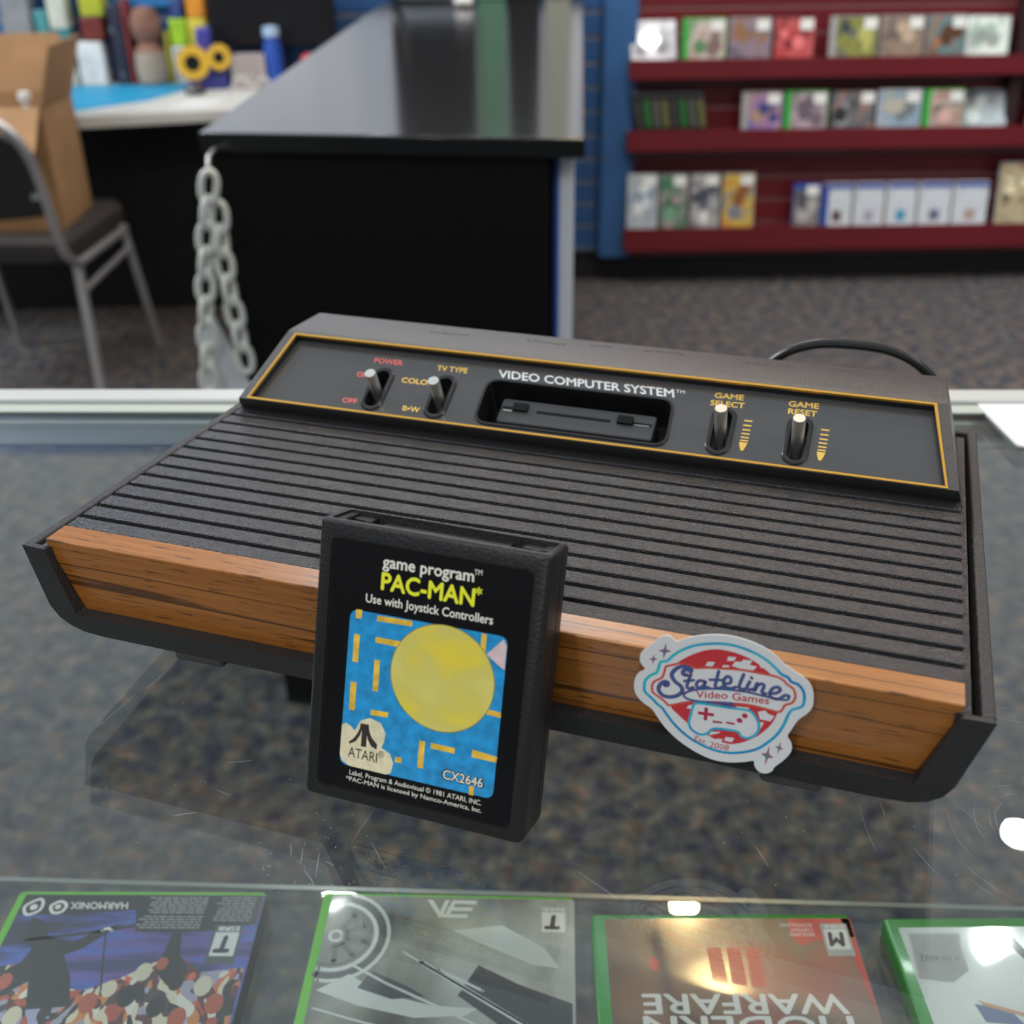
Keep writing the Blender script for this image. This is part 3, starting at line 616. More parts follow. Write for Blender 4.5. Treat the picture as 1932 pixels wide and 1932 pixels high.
for dx in (0, 33.35):
    for y in (26.65, 23.95, 21.4, 19.2, 17.1, 15.3): bar(m, 75.85+dx, 79.4+dx, y-.36, y+.36, TH)
    m.poly([(75.75+dx, 14.3, TH), (79.3+dx, 14.3, TH), (79.0+dx, 12.6, TH), (78.1+dx, 9.8, TH), (77.5+dx, 9.6, TH), (76.9+dx, 9.9, TH), (75.95+dx, 12.6, TH)])
note(m.build('lettering', YELINK, panel, smooth=False), 'yellow lettering and arrows beside the switches')
# ---- cartridge slot
m = MB(MM, F)
slo = rquad([(-47.4, 5.8), (45.1, 5.8), (43.4, 33.5), (-47.8, 33.5)], 7)
m.loft([[(x, s_, PH) for x, s_ in slo], [(x, s_, PH+.9) for x, s_ in slo], [(x, s_, PH+.9) for x, s_ in slot], [(x, s_, -24) for x, s_ in slot]], cap=False)
m.poly([(x, s_, -23.9) for x, s_ in slot])
cs = m.build('cartridge_slot', GLOSSBLK, con)
m = MB(MM, F)
SD = -9.6
m.mi = 0; m.loft([[(x, s_, h) for x, s_ in rrect(-38.8+i, 36-i, 13.2+i, 27.4-i, 1.2)] for h, i in ((-23.8, 0), (SD-.4, 0), (SD, .4))])
m.mi = 1; bar(m, -20.8, 15.2, 20.4, 22.1, SD+.06); bar(m, -38, -32, 19.2, 22.6, SD+.06); bar(m, 25.5, 34.6, 20.4, 22.4, SD+.06)
for x0 in (-32.4, 18.4): m.box(x0, x0+7.2, 20.2, 24.4, SD, SD+1.6)
m.mi = 2; bar(m, -37.4, -32.6, 19.7, 20.8, SD+.1); bar(m, 26.4, 33.6, 20.7, 21.2, SD+.1)
m.build('connector_shroud', [mat('slot_grey', (.05, .053, .056), .35), PITBLK, mat('contact_grey', (.3, .3, .28), .4)], cs)
# ---- switches
for i, (lx, ts, th, bs) in enumerate(LEV):
    m = MB(MM, F)
    so = stadium(lx, 18.9, 13.5, 5.7, 10); si = stadium(lx, 18.9, 11.4, 3.7, 10)
    m.loft([[(x, s_, PH-.2) for x, s_ in so], [(x, s_, PH+.7) for x, s_ in so], [(x, s_, PH+1.1) for x, s_ in stadium(lx, 18.9, 13.0, 5.2, 10)], [(x, s_, PH+.9) for x, s_ in si], [(x, s_, -13) for x, s_ in si]], cap=False)
    m.poly([(x, s_, -12.5) for x, s_ in si])
    sw = m.build('toggle_switch', GLOSSBLK, con)
    m = MB(MM)
    a = F(lx, bs, -12); b = F(lx, ts, th)
    m.tube([a, a.lerp(b, .5), a.lerp(b, .97), b], [2.3, 2.75, 2.9, 2.6], 16)
    m.build('lever', STEEL, sw, angle=40)
# ---- faint moulded marks on the top of the housing
m = MB(MM); rnd = random.Random(4)
for x0, x1, v in ((-90, -70, 202), (-39, -20, 204), (-7, 5, 207), (20, 38, 207.5), (68, 90, 205), (108, 124, 208)):
    x = x0
    while x < x1:
        wdt = rnd.uniform(.8, 2.2); z = 79+(v-184)*.0328
        dv = rnd.choice((-.7, 0, 0, .8)); m.box(x, x+wdt, v+dv, v+dv+rnd.uniform(.7, 1.6), z-.2, z+.12); x += wdt+rnd.uniform(.3, .8)
m.build('moulded_marks', mat('mark_black', (.012, .012, .012), .6), con, smooth=False)
CM = Matrix.Translation(CON['loc']) @ Matrix.Rotation(rad(CON_YAW), 4, 'Z') @ Matrix.Rotation(rad(-4.9), 4, 'X')
W = lambda x, v, z: CM @ Vector((x*MM, v*MM, z*MM))
# ---- cable
m = MB()
pts = [W(60, 262, 30), W(70, 248, 58), W(82, 243, 74), W(97, 242, 81.6), W(114, 242, 83.6), W(134, 242, 82.4), W(150, 243, 75), W(160, 248, 60), W(160, 256, 30)]
g0 = W(40, 285, 0); g0.z = .0026; g1 = W(140, 275, 0); g1.z = .0026; g2 = W(110, 290, 0); g2.z = .0026
m.tube(sp3([g0]+pts+[g1, g2]), .0024, 10)
tag(m.build('power_cable', mat('cable_black', (.012, .012, .012), .3)), 'black cable arching up behind the right end of the console', 'cable')
# ================================================================== cartridge
cw, ch, cd = CART[4], CART[5], CART[6]
car = thing('game_cartridge', 'black game cartridge with yellow title and blue picture leaning on the console', 'game cartridge',
            (CART[0]*MM, CART[1]*MM, 0), (rad(-CART[3]), 0, rad(CART[2])))
def crr(i):   # cartridge outline in x,z
    h = cw/2-i; n = 5; out = []
    for cx, cz, r, a0 in ((h, i, 3.2, -90), (h, ch-i, 1.4, 0), (-h, ch-i, 1.4, 90), (-h, i, 2.2, 180)):
        r = max(.4, r-i); sx = 1 if cx > 0 else -1; sz = 1 if a0 in (-90, 180) else -1
        for k in range(n+1):
            a = rad(a0+90*k/n); out.append((cx-sx*r+r*math.cos(a), cz+sz*r+r*math.sin(a)))
    return out
def boolean(o, cutter):
    md = o.modifiers.new('b', 'BOOLEAN'); md.object = cutter; md.operation = 'DIFFERENCE'; md.solver = 'EXACT'
    me = bpy.data.meshes.new_from_object(o.evaluated_get(bpy.context.evaluated_depsgraph_get()))
    o.modifiers.remove(md); old = o.data; o.data = me; me.name = o.name
    cm = cutter.data; bpy.data.objects.remove(cutter); bpy.data.meshes.remove(cm)
m = MB(MM)
m.loft([[(x, y, z) for x, z in crr(i)] for y, i in ((-cd, 1.3), (-cd+.25, .7), (-cd+.8, .2), (-cd+1.4, 0), (-1.4, 0), (-.5, .4), (0, 1.2))])
sh = m.build('shell', CARTTEX, car, smooth=False)
m = MB(MM); m.loft([[(x, y, z) for x, z in rrect(-35.8, 35.3, 4.4, 92.8, 2.4)] for y in (-cd-1, -cd+.6)]); boolean(sh, m.build('cut', CARTTEX, car, smooth=False))
m = MB(MM); m.loft([[(x, y, z) for x, y in rrect(-cw/2+2.6, cw/2-2.6, -cd+2.4, -1.5, 1.5)] for z in (ch-8, ch+2)]); boolean(sh, m.build('cut', CARTTEX, car, smooth=False))
me = sh.data; me.polygons.foreach_set('use_smooth', [True]*len(me.polygons)); me.set_sharp_from_angle(angle=rad(32))
m = MB(MM)
m.box(-cw/2+2.6, -cw/2+6, -cd+2.4, -1.5, ch-8.2, ch-.8); m.box(-cw/2+6, -cw/2+13, -7, -1.5, ch-8.2, ch-1.6); m.box(cw/2-14, cw/2-6.5, -7, -1.5, ch-8.2, ch-1.8); m.box(cw/2-6.5, cw/2-2.6, -9, -1.5, ch-8.2, ch-1.2); m.box(-24, 22, -6, -1.5, ch-8.2, ch-2.6)
m.build('dust_cover', GLOSSBLK, car, bevel=.0004)
m = MB(MM); m.box(cw/2-.3, cw/2+.06, -7.6, -7.1, 8, ch-3); m.build('seam', PITBLK, car)
LF = lambda a, b, h: (a, -cd+.6-h, b)
m = MB(MM, LF); m.prism(rrect(-35.3, 34.8, 4.9, 92.3, 2.2), .0, .12)
lab = m.build('label_sticker', mat('label_black', (.004, .004, .0045), .30, spec=.3), car)
CREAM = mat('cream_print', (.78, .76, .66), .5)
h = .15
m = MB(MM, LF)
m.text('game program', D['c_game'][0], (14.97, 85.6), (-17, 89.1), h, .022); m.text('TM', D['c_tm'][0], D['c_tm'][1], (14.97, 89.8), h)
m.text('Use with Joystick Controllers', D['c_use'][0], D['c_use'][1], (-22.2, 75.2), h, .018)
m.text('Label, Program & Audiovisual \u00a9 1981 ATARI, INC.', D['c_l1'][0], (24.5, 10.4), (-23.94, 11.95), h, .004)
m.text('*PAC-MAN is licensed by Namco-America, Inc.', D['c_l2'][0], D['c_l2'][1], (-25.08, 9.45), h, .004)
note(m.build('lettering', CREAM, lab, smooth=False), 'small cream lettering')
m = MB(MM, LF)
m.text('PAC-MAN', (-16.93, 77.6), (15.7, 77.6), (-16.93, 83.3), h, .03)
for a in range(3): m.ribbon([(17+1.1*math.cos(rad(60*a+30)), 82.9+1.1*math.sin(rad(60*a+30))), (17-1.1*math.cos(rad(60*a+30)), 82.9-1.1*math.sin(rad(60*a+30)))], .55, h, False)
note(m.build('title', mat('title_yellow', (.80, .82, .03), .5), lab, smooth=False), 'yellow title lettering')
BLUEP = mat('picture_blue', (.012, .27, .58), .42, noise=(260, .25))
m = MB(MM, LF); m.poly2(rquad(D['c_art'], 3.2), .14)
art = m.build('picture', BLUEP, lab, smooth=False)
m = MB(MM, LF)
for k in ('b1', 'b2', 'b5', 'b8', 'b11', 'b13', 'b15'): m.poly2(D['a_'+k], .17)
for x0, x1, y0, y1 in ((-25.6, -23.5, 50.8, 60.6), (-25.7, -23.5, 33.6, 43.7), (-17.5, -15.5, 42, 53), (.8, 2.9, 18.5, 28.2), (5, 13.6, 26.3, 28.3), (19.3, 21.1, 62, 69.2), (19.8, 21.5, 13.2, 16.4)): bar(m, x0, x1, y0, y1, .17)
m.build('bars', mat('bar_yellow', (.76, .48, .045), .5, noise=(240, .25)), art, smooth=False)
m = MB(MM, LF)
m.mi = 0; m.disc(6.95, 51.2, 18.5, .20, 56)
m.mi = 1; m.disc(6.95, 51.2, 18.2, .21, 56)
m.build('round_ball', [mat('ball_edge', (.30, .24, .03), .5), ramp_mat('ball_yellow', [(.66, .60, .15), (.62, .55, .12), (.74, .60, .05)], 55, .45, vor=False)], art, smooth=False)
m = MB(MM, LF)
m.poly2([(-28, 17), (-27.9, 27.6), (-26.5, 28.6), (-24.2, 27.6), (-23, 26.4), (-21, 30.6), (-17.5, 32.2), (-13.6, 31.2), (-11.6, 28), (-11.8, 25), (-12.8, 22.5), (-9.4, 21), (-8.0, 18), (-8.6, 14.2), (-10.3, 13.3), (-24, 13.3), (-27, 14.6)], .19)
m.build('cream_patch', mat('patch_cream', (.70, .64, .42), .55, noise=(300, .12)), art, smooth=False)
m = MB(MM, LF); m.poly2([(21.6, 62.5), (26.9, 68.6), (28.1, 66.5), (28.1, 58.4), (26, 59.6)], .19); m.build('pink_patch', mat('patch_pink', (.66, .50, .50), .55, noise=(300, .1)), art, smooth=False)
m = MB(MM, LF); DK = mat('logo_dark', (.028, .020, .018), .5)
m.poly2([(-20.3, 29.6), (-18.35, 29.6), (-18.35, 21.4), (-20.3, 21.4)], .22)
m.poly2(D['c_logoL'], .22); m.poly2(D['c_logoR'], .22)
m.text('ATARI', (-24.87, 16.75), (-14.0, 16.75), (-24.87, 20.2), .22, .004)
m.text('\u00ae', (-13.7, 18.9), (-11.5, 18.9), (-13.7, 21.2), .22)
m.build('emblem', DK, art, smooth=False)
m = MB(MM, LF); m.text('CX2646', (9.97, 16.75), (24.6, 16.75), (9.97, 20.0), .2, .085); m.build('code_outline', PITBLK, art, smooth=False)
m = MB(MM, LF); m.text('CX2646', (10.2, 16.8), (24.4, 16.8), (10.2, 19.95), .25, .012); m.build('code', CREAM, art, smooth=False)
# ================================================================== shop sticker
SB = W(95, -4.35, 3.3)
stk = thing('shop_sticker', 'die-cut white sticker with red and blue crest resting against the woodgrain front', 'sticker', SB, CON['rot'])
SF = lambda a, b, h: (a-95, -h, b-3.3)
m = MB(MM, SF)
ol = [tuple(q) for q in spline(D['s_out'], True, 3)]
m.plate(ol, [], 0); m.plate(ol, [], -.35); m.wall(ol, 0, -.35)
sb = m.build('backing', mat('sticker_white', (.66, .68, .69), .38), stk, smooth=False)
HOLO = ramp_mat('painted_holo', [(.0, .16, .42), (.0, .27, .50), (.02, .42, .60), (.0, .48, .40)], 45, .3, vor=False)  # foil sheen that shifts with view, painted as fixed blue-green clouds
SRED = mat('sticker_red', (.52, .030, .040), .42); SOR = mat('sticker_orange', (.58, .075, .05), .42); SWH = mat('sticker_white2', (.66, .68, .69), .38); PUR = mat('sticker_purple', (.16, .02, .09), .42); TEAL = mat('star_teal', (.0, .25, .24), .4)
def sply(name, mats, fn, smooth=False):
    m = MB(MM, SF); fn(m); return m.build(name, mats, stk, smooth=smooth)
sply('blue_ring', HOLO, lambda m: m.ribbon(D['s_ring'], .95, .03, closed=True))
sply('red_disc', SRED, lambda m: m.poly2([tuple(q) for q in spline(D['s_disc'], True, 3)], .04))
def checks(m):
    for i in range(1, 13):
        q = [tuple(p) for p in D['s_w%d' % i]]
        m.poly2(q, .06)
sply('white_checks', SWH, checks)
ban = [tuple(q) for q in spline(D['s_ban'], True, 3)]
def banner(m):
    m.mi = 0; m.poly2(ban, .08); m.mi = 1; m.ribbon(D['s_ban'], .8, .09, closed=True)
sply('banner', [SWH, SOR], banner)
S_ = lambda k: D['s_'+k]
def script(wd, h):
    def fn(m):
        m.ribbon(S_('s'), wd*1.25, h)
        for k in ('t1', 'a1', 't2', 'e1', 'l1', 'i1', 'n1'): m.ribbon(S_(k), wd, h)
        for k in ('t1c', 't2c', 'i1d'): m.ribbon(S_(k), wd*.9, h, False)
        m.ribbon(S_('e2')[:10], wd, h); m.ribbon(S_('e2')[9:], wd*.75, h)
    return fn
sply('script_outline', PUR, script(1.12, .11))  # dark purple outline printed behind the blue script
sply('script_name', mat('script_blue', (.02, .12, .33), .38), script(.6, .13))
def reds(m):
    m.text('Video', (87.2, 27.5), (97.3, 29.3), (87.0, 30.1), .13, .012); m.text('Games', (98.7, 29.3), (110.3, 30.2), (98.7, 32.0), .13, .012)
    m.text('Est.', (87.9, 11.0), (92.0, 9.9), (88.4, 12.9), .05, .0); m.text('2008', (93.0, 9.4), (99.3, 9.4), (93.3, 11.6), .05, .0)
sply('lettering', mat('sticker_redink', (.50, .028, .035), .45), reds)
def pad(m):
    m.mi = 0; m.poly2([tuple(q) for q in spline(S_('pad'), True, 3)], .12); m.mi = 1; m.ribbon(S_('pad'), .85, .14, closed=True)
    m.mi = 2; m.ribbon(S_('ph'), 1.15, .15, False); m.ribbon(S_('pv'), 1.15, .16, False); m.ribbon(S_('d1'), .75, .15, False); m.ribbon(S_('d2'), .75, .15, False)
    for k in ('b1', 'b2'): m.disc(*S_(k)[0], .95, .15)
sply('gamepad_emblem', [SWH, HOLO, mat('pad_crimson', (.40, .02, .06), .42)], pad)
for k, mi in (('st1', 2), ('st2', 2), ('st3', 1), ('st4', 1)):
    def star(m):
        c, t, b, l, r = [Vector(p) for p in S_(k)]
        for sc, mm, hh_ in ((1, 0, .03), (.62, mi, .05)):
            P = []
            tips = [t, r, b, l]
            for i in range(4):
                a, d_ = tips[i], tips[(i+1) % 4]
                P.append(tuple(c+(a-c)*sc)); mid = c+((a-c)+(d_-c))*.5*.42
                P.append(tuple(c+(mid-c)*sc))
            m.mi = mm; m.poly2(P, hh_)
    sply('star', [mat('star_red', (.45, .03, .06), .42), TEAL, mat('star_blue', (.02, .17, .40), .42)], star)
# ================================================================== glass counter
gyaw = rad(-2.3)
ctr = thing('glass_counter', 'long glass display counter with white metal trim under the console', 'display counter', (0, .643, FZ), (0, 0, gyaw))
GZ = -FZ
m = MB(); m.box(-1, 1, -.56, 0, GZ-.006, GZ-.0002); top = m.build('top_glass', glass_mat('top_glass', (.90, .93, .92), .95), ctr, smooth=False)
ALU = mat('white_trim_metal', (.53, .55, .53), .35, metal=.15)
m = MB(); m.box(-1, 1, .001, .018, GZ-.03, GZ+.004); m.box(-1, 1, -.010, -.001, GZ-.024, GZ-.0065); m.build('metal_trim', ALU, ctr, bevel=.0015)
m = MB(); m.box(-1, 1, -.012, -.001, GZ-.0001, GZ+.0012); m.build('edge_strip', mat('pale_green_edge', (.44, .49, .43), .3, spec=.6), ctr, bevel=.0005)
m = MB(); m.box(-1, 1, -.004, 0, .06, GZ-.025); m.build('front_glass', glass_mat('front_glass', (.93, .95, .94), .5), ctr, smooth=False)
m = MB()
for x in (-1, .99): m.box(x, x+.01, -.56, 0, .06, GZ-.007)
m.build('side_panel', ALU, ctr)
m = MB(); m.box(-1, 1, -.56, 0, 0, .06); m.build('plinth', KICK, ctr)
SZ = HZ*MM-.0146
m = MB(); m.loft([[(x, y, GZ+z) for x, y in ((-.99, -.50), (.99, -.50), (.99, -.219), (-.99, -.187))] for z in (SZ-.006, SZ)])
m.build('glass_shelf', glass_mat('shelf_glass', (.93, .96, .95), .9), ctr, smooth=False)
m = MB(); m.loft([[(x, y, GZ+z) for x, y in ((-.99, -.190), (.99, -.222), (.99, -.219), (-.99, -.187))] for z in (SZ+.0001, SZ+.0006)])
m.build('shelf_edge', mat('shelf_edge_pale', (.20, .23, .22), .25, spec=.8), ctr, smooth=False)
# scratches in the top glass
m = MB(1, lambda a, b, h: (a, b, GZ+.00002+h)); rnd = random.Random(11)
G2 = Matrix.Rotation(-gyaw, 3, 'Z')
def gl(x, y): v = G2 @ Vector((x, y-.643, 0)); return v.x, v.y
cx0, cy0 = .176, .278
for i in range(44):
    r = rnd.uniform(.008, .062); a = rnd.uniform(0, 6.28); span = rnd.uniform(.006, .02)/r
    pts = [gl(cx0+r*math.cos(a+span*t/3), cy0+1.15*r*math.sin(a+span*t/3)) for t in range(4)]
    m.ribbon(pts, rnd.uniform(.00005, .00011), 0, False, taper=True)
for x, y, dx, dy in ((-.0765, .276, .001, -.006), (-.072, .274, .0003, -.007), (-.0665, .272, .0006, -.011), (-.0705, .265, .005, -.0075), (-.0635, .268, .003, -.002), (-.151, .362, -.012, -.026), (-.145, .372, -.004, -.01), (-.098, .318, -.008, -.001), (.08, .272, .002, -.009), (.127, .285, .0005, .006), (.132, .27, .004, -.012), (.153, .292, .006, -.014), (-.12, .29, .008, .0015), (-.108, .303, .006, -.003), (-.05, .292, -.006, -.016), (-.049, .276, .006, -.012), (.02, .262, .012, -.012), (.121, .30, .0, .008)):
    n = 4; pts = [gl(x+dx*t/3+rnd.uniform(-.0003, .0003), y+dy*t/3) for t in range(n)]
    m.ribbon(pts, rnd.uniform(.00008, .00018), 0, False, taper=True)
for i in range(120):
    x, y = gl(rnd.uniform(-.16, .16), rnd.uniform(.25, .36)) if i % 2 else gl(-.07+rnd.gauss(0, .012), .268+rnd.gauss(0, .008)); m.disc(x, y, rnd.uniform(.00008, .0002), 0, 5)
m.build('scratches', mat('scratch', (.36, .38, .39), .5), ctr, smooth=False)
# ================================================================== game cases on the shelf
LIME = mat('lime_case', (.16, .50, .035), .3, coat=.5); GREEN = mat('green_case', (.035, .27, .035), .25, coat=.5)
WH = mat('print_white', (.62, .62, .62), .35, coat=.5); GRY = mat('print_grey', (.33, .33, .33), .35, coat=.5); BLK = mat('print_black', (.012, .012, .014), .25, coat=.7); DKG = mat('print_slate', (.055, .06, .065), .25, coat=.8)
def case(k, length, shell_m, label, cov_m, cov, spine_m=None):
    X, Y, yaw = CASES[k]
    t = thing('game_case', label, 'game case', (X*MM, Y*MM, SZ+.0002), (0, 0, rad(yaw)), 'game cases lying on the glass shelf')
    m = MB(MM, lambda a, b, h: (a, -b, h))
    L = lambda i, h: [(x, y, h) for x, y in rrect(-67.5+i, 67.5-i, i, length-i, 3)]
    m.loft([L(.6, 0), L(0, .8), L(0, 13.4), L(.9, 14.3)])
    m.build('shell', shell_m, t, angle=50)
    fr = lambda a, b, h: (a, -b, 14.35+h)
    m = MB(MM, fr); x0, x1, y0 = cov
    m.prism(rrect(x0, x1, y0, length-3, .8), -.4, .02)
    cv = m.build('cover_sheet', cov_m, t, smooth=False)
    if spine_m:
        m = MB(MM, lambda a, b, h: (a, -b, h)); m.box(67.3, 67.62, 3, length-3, 1.2, 13.6); m.build('spine_sheet', spine_m, t, smooth=False)
    return t, fr, cv
def esrb(fr, par, q, letter, frame_m):
    x0, x1 = q[0][0], q[1][0]; d0, d1 = q[0][1], q[2][1]
    m = MB(MM, fr); m.mi = 2; bar(m, x0, x1, d0, d1, .06)
    m.mi = 1; bar(m, x0+1.2, x1-1.2, d0+(d1-d0)*.18, d1-(d1-d0)*.2, .09)
    m.mi = 0; mx = (x0+x1)/2; mh = (d1-d0)*.40; md = (d0+d1)/2-.2
    wl = (x1-x0)*.5; m.text(letter, (mx+wl/2, md-mh/2), (mx-wl/2, md-mh/2), (mx+wl/2-.8, md+mh/2), .12, .05)
    m.mi = 1; m.text('ESRB', (x1-1.8, d0+.7), (x0+1.8, d0+.7), (x1-1.8, d0+(d1-d0)*.14), .09, .02)
    m.build('rating_box', [BLK, WH, frame_m], par, smooth=False)
CREAMP = mat('print_cream', (.52, .47, .36), .3, coat=.6)
# ---- 1: concert picture
STREAK = ramp_mat('stage_blue', [(.012, .014, .04), (.03, .035, .18), (.05, .10, .42), (.10, .06, .26), (.02, .03, .12)], 22, .25, vor=False, stretch=(.5, 3.2, 1), coat=.8, film=.10)
t, fr, cv = case(0, 190, LIME, 'lime green game case with a blue concert stage picture, far left on the shelf', STREAK, (-63, 67.3, 2.8), BLK)
m = MB(MM, fr); m.poly2([(-63, 2.8), (66, 2.8), (66, 22), (40, 27), (4, 27), (0, 13), (-30, 16), (-63, 17)], .03); m.build('dark_strip', BLK, cv, smooth=False)
CROWD = ramp_mat('crowd_print', [(.36, .06, .035), (.56, .50, .38), (.02, .018, .02), (.50, .18, .05), (.30, .28, .36), (.10, .02, .02), (.05, .03, .03), (.60, .57, .52), (.015, .015, .02), (.30, .30, .48), (.50, .12, .05)], 52, .25, stretch=(1, .7, 1), coat=.8, warp=.25)
m = MB(MM, fr); m.poly2([(-63, 50), (-45, 47), (-30, 60), (-12, 63), (5, 56), (20, 46), (34, 44), (45, 52), (66, 49), (66, 187), (-63, 187)], .04); m.build('crowd', CROWD, cv, smooth=False)
m = MB(MM, fr)
m.poly2([(-54, 18), (-47, 20), (-41, 30), (-26, 34), (-14, 25), (-4, 22), (-20, 38), (-28, 42), (-20, 55), (-14, 72), (-35, 74), (-40, 58), (-50, 66), (-55, 52), (-48, 46), (-46, 38), (-52, 31)], .06)
m.ribbon([(-12, 24), (-7, 45), (-1, 66)], 1.0, .07, False); m.ribbon([(-52, 33), (-20, 28), (8, 22)], 2.2, .06)
m.poly2([(24, 24), (28, 24), (31, 40), (38, 52), (30, 60), (22, 52)], .06)
m.build('silhouettes', BLK, cv, smooth=False)
m = MB(MM, fr); rnd = random.Random(8)
for x_, d_, r_, mi in ((16, 52, 5.5, 0), (24, 47, 4.0, 1), (2, 62, 5, 0), (-6, 70, 6, 1), (12, 66, 6.5, 2), (34, 58, 5, 2), (48, 60, 6, 0), (-24, 66, 5, 2), (-52, 58, 5, 1), (56, 70, 6, 1), (28, 72, 6, 2), (-40, 78, 6, 0), (40, 78, 6, 1)):
    m.mi = mi; m.disc(x_, d_, r_*.75, .072+.001*rnd.random(), 12, r_)
m.build('spectators', [CREAMP, mat('print_rust', (.36, .07, .03), .3, coat=.6), BLK], cv, smooth=False)
m = MB(MM, fr)
m.text('HARMONIX', (-6.0, 8.0), (-36.6, 8.1), (-4.8, 12.4), .08, .02)
m.ribbon([(-60.5, 12), (-57.5, 16.5), (-52, 14), (-51.5, 9), (-54, 6), (-59, 9)], 1.6, .08, closed=True); m.disc(-55.6, 11.4, 2, .08)
m.ribbon([(-46.5, 11), (-44, 15), (-39.5, 14.5), (-38.5, 10), (-42, 7.6), (-45, 8.8)], 1.7, .08, closed=True); m.disc(-42.6, 11.2, 1.6, .08)
m.ribbon([(-13.5, 26.5), (-11, 25.2), (-8.5, 26.6)], 1.6, .08)
m.build('maker_marks', WH, cv, smooth=False)
m = MB(MM, fr); rnd = random.Random(3)
def lines(x0, x1, d0, d1, n):
    for i in range(n):
        d = d0+(d1-d0)*i/n; x = x0+rnd.uniform(0, 5)
        while x < x1:
            w_ = min(rnd.uniform(1.5, 5), x1-x); bar(m, x, x+w_, d, d+.75, .07); x += w_+.7
lines(4, 37, 4.4, 16, 7); lines(3, 37, 17, 26, 5); lines(42, 62.5, 4.4, 21, 9)
m.build('small_print', GRY, cv, smooth=False)
esrb(fr, cv, D['k0_t'], 'T', DKG)
m = MB(MM, fr); m.text('ESRB', (58, 24), (48, 24), (58, 26.6), .13); m.build('rating_text', WH, cv, smooth=False)
# ---- 2: grey car picture
GREYP = ramp_mat('grey_metal_print', [(.07, .07, .065), (.17, .165, .145), (.30, .30, .27), (.42, .43, .41)], 16, .22, vor=False, coat=1.0, stretch=(1, .8, 1), film=.22)
t, fr, cv = case(1, 190, LIME, 'lime green game case with a grey car picture, second from the left on the shelf', GREYP, (-62.5, 67.3, 2.2), GRY)
SIL = mat('print_silver', (.55, .57, .55), .25, coat=.8); DKG = mat('print_slate', (.055, .06, .065), .25, coat=.8)
m = MB(MM, fr)
m.mi = 0; cxw, dw = -56, 29
def arc(r, wd, a0, a1, n=16): m.ribbon([(cxw+r*math.cos(rad(a0+(a1-a0)*i/n)), dw+r*math.sin(rad(a0+(a1-a0)*i/n))) for i in range(n+1)], wd, .05, False)
m.mi = 1; arc(24.5, 3.4, -85, 105); arc(18, 1.2, -100, 110)
m.mi = 0; arc(27.5, 2.0, -80, 100); arc(21, 2.2, -90, 105); arc(3.2, 1.4, 0, 360)
for a in range(-60, 100, 36):
    m.mi = 1; c_, s_ = math.cos(rad(a)), math.sin(rad(a)); m.ribbon([(max(-62, cxw+6*c_), dw+6*s_), (cxw+16*c_, dw+16*s_)], 3, .05, False)
m.build('wheel', [SIL, DKG], cv, smooth=False)
m = MB(MM, fr)
m.mi = 1; m.poly2([(19, 45), (40, 56), (66, 66), (66, 187), (-40, 187), (-20, 120), (30, 78), (10, 63)], .045)
m.mi = 0
for a, b, wd in (((-20, 38), (44, 78), 1.2), ((-10, 44), (46, 80), 2.6), ((-1, 48), (22, 60), 1.5), ((-33, 68), (20, 44), .0)):
    if wd: m.ribbon([a, b], wd, .06, False)
m.poly2([(-60, 62), (-38, 70), (-10, 76), (15, 74), (20, 70), (-2, 69), (-30, 62), (-45, 52)], .055)
m.poly2([(4, 24), (30, 20), (52, 34), (60, 46), (46, 44), (24, 34)], .035); m.mi = 1
m.poly2([(-34, 50), (-16, 58), (-6, 64), (-22, 66), (-40, 60)], .057); m.mi = 0; m.ribbon([(-44, 47), (-26, 57), (4, 71), (30, 84)], 1.4, .075, False); m.ribbon([(-60, 72), (-20, 82), (30, 86), (50, 80)], 1.2, .075)
m.build('car_body', [SIL, DKG], cv, smooth=False)
m = MB(MM, fr)
for i, (x0, x1) in enumerate(((15.8, 5.5), (4.5, -9.5))):
    pass
m.mi = 0
for d in (4.2, 8.8, 13.4):
    o_ = (d-4.2)*.45; bar(m, 2.5-o_, 15.5-o_, d, d+2.4, .08)
m.poly2([(2.5, 4.2), (5, 4.2), (1.0, 15.8), (-1.5, 15.8)], .10)
m.poly2([(-11, 4.2), (-8, 4.2), (-1.2, 15.8), (-3.6, 15.8)], .12); m.poly2([(1.2, 4.2), (-1.4, 4.2), (-4.6, 15.8), (-2.2, 15.8)], .14)
m.build('maker_marks', SIL, cv, smooth=False)
esrb(fr, cv, [(49.3, 7.2), (63.8, 7.2), (63.8, 27.8), (49.3, 27.8)], 'T', GRY)
# ---- 3: brown smoke picture
SMOKE = ramp_mat('brown_smoke', [(.025, .012, .010), (.12, .060, .040), (.16, .095, .070), (.26, .06, .045)], 14, .3, vor=False, coat=1.0, crough=.10, film=.045)
t, fr, cv = case(2, 171, GREEN, 'green game case with a brown and red cover, third from the left on the shelf', SMOKE, (-60.5, 67.3, 3.2), mat('print_red', (.48, .035, .03), .3, coat=.7))
RB = mat('print_red', (.48, .035, .03), .3, coat=.7)
m = MB(MM, fr)
for i in range(3): m.poly2(D['k2_iii'][4*i:4*i+4], .06)
m.poly2(D['k2_red'], .05); m.poly2([(66.9, 3.2), (62.8, 3.2), (63.4, 30), (66.9, 62)], .05); m.disc(*D['k2_dot'][0], 2.6, .05, ry=4.2)
m.build('red_marks', RB, cv, smooth=False)
m = MB(MM, fr)
m.text('WARFARE', (53, 49.3), (-45, 49.3), (53, 60.0), .08, .02); m.text('MODERN', (53.5, 61.6), (-45.5, 61.6), (53.5, 72.5), .08, .02)
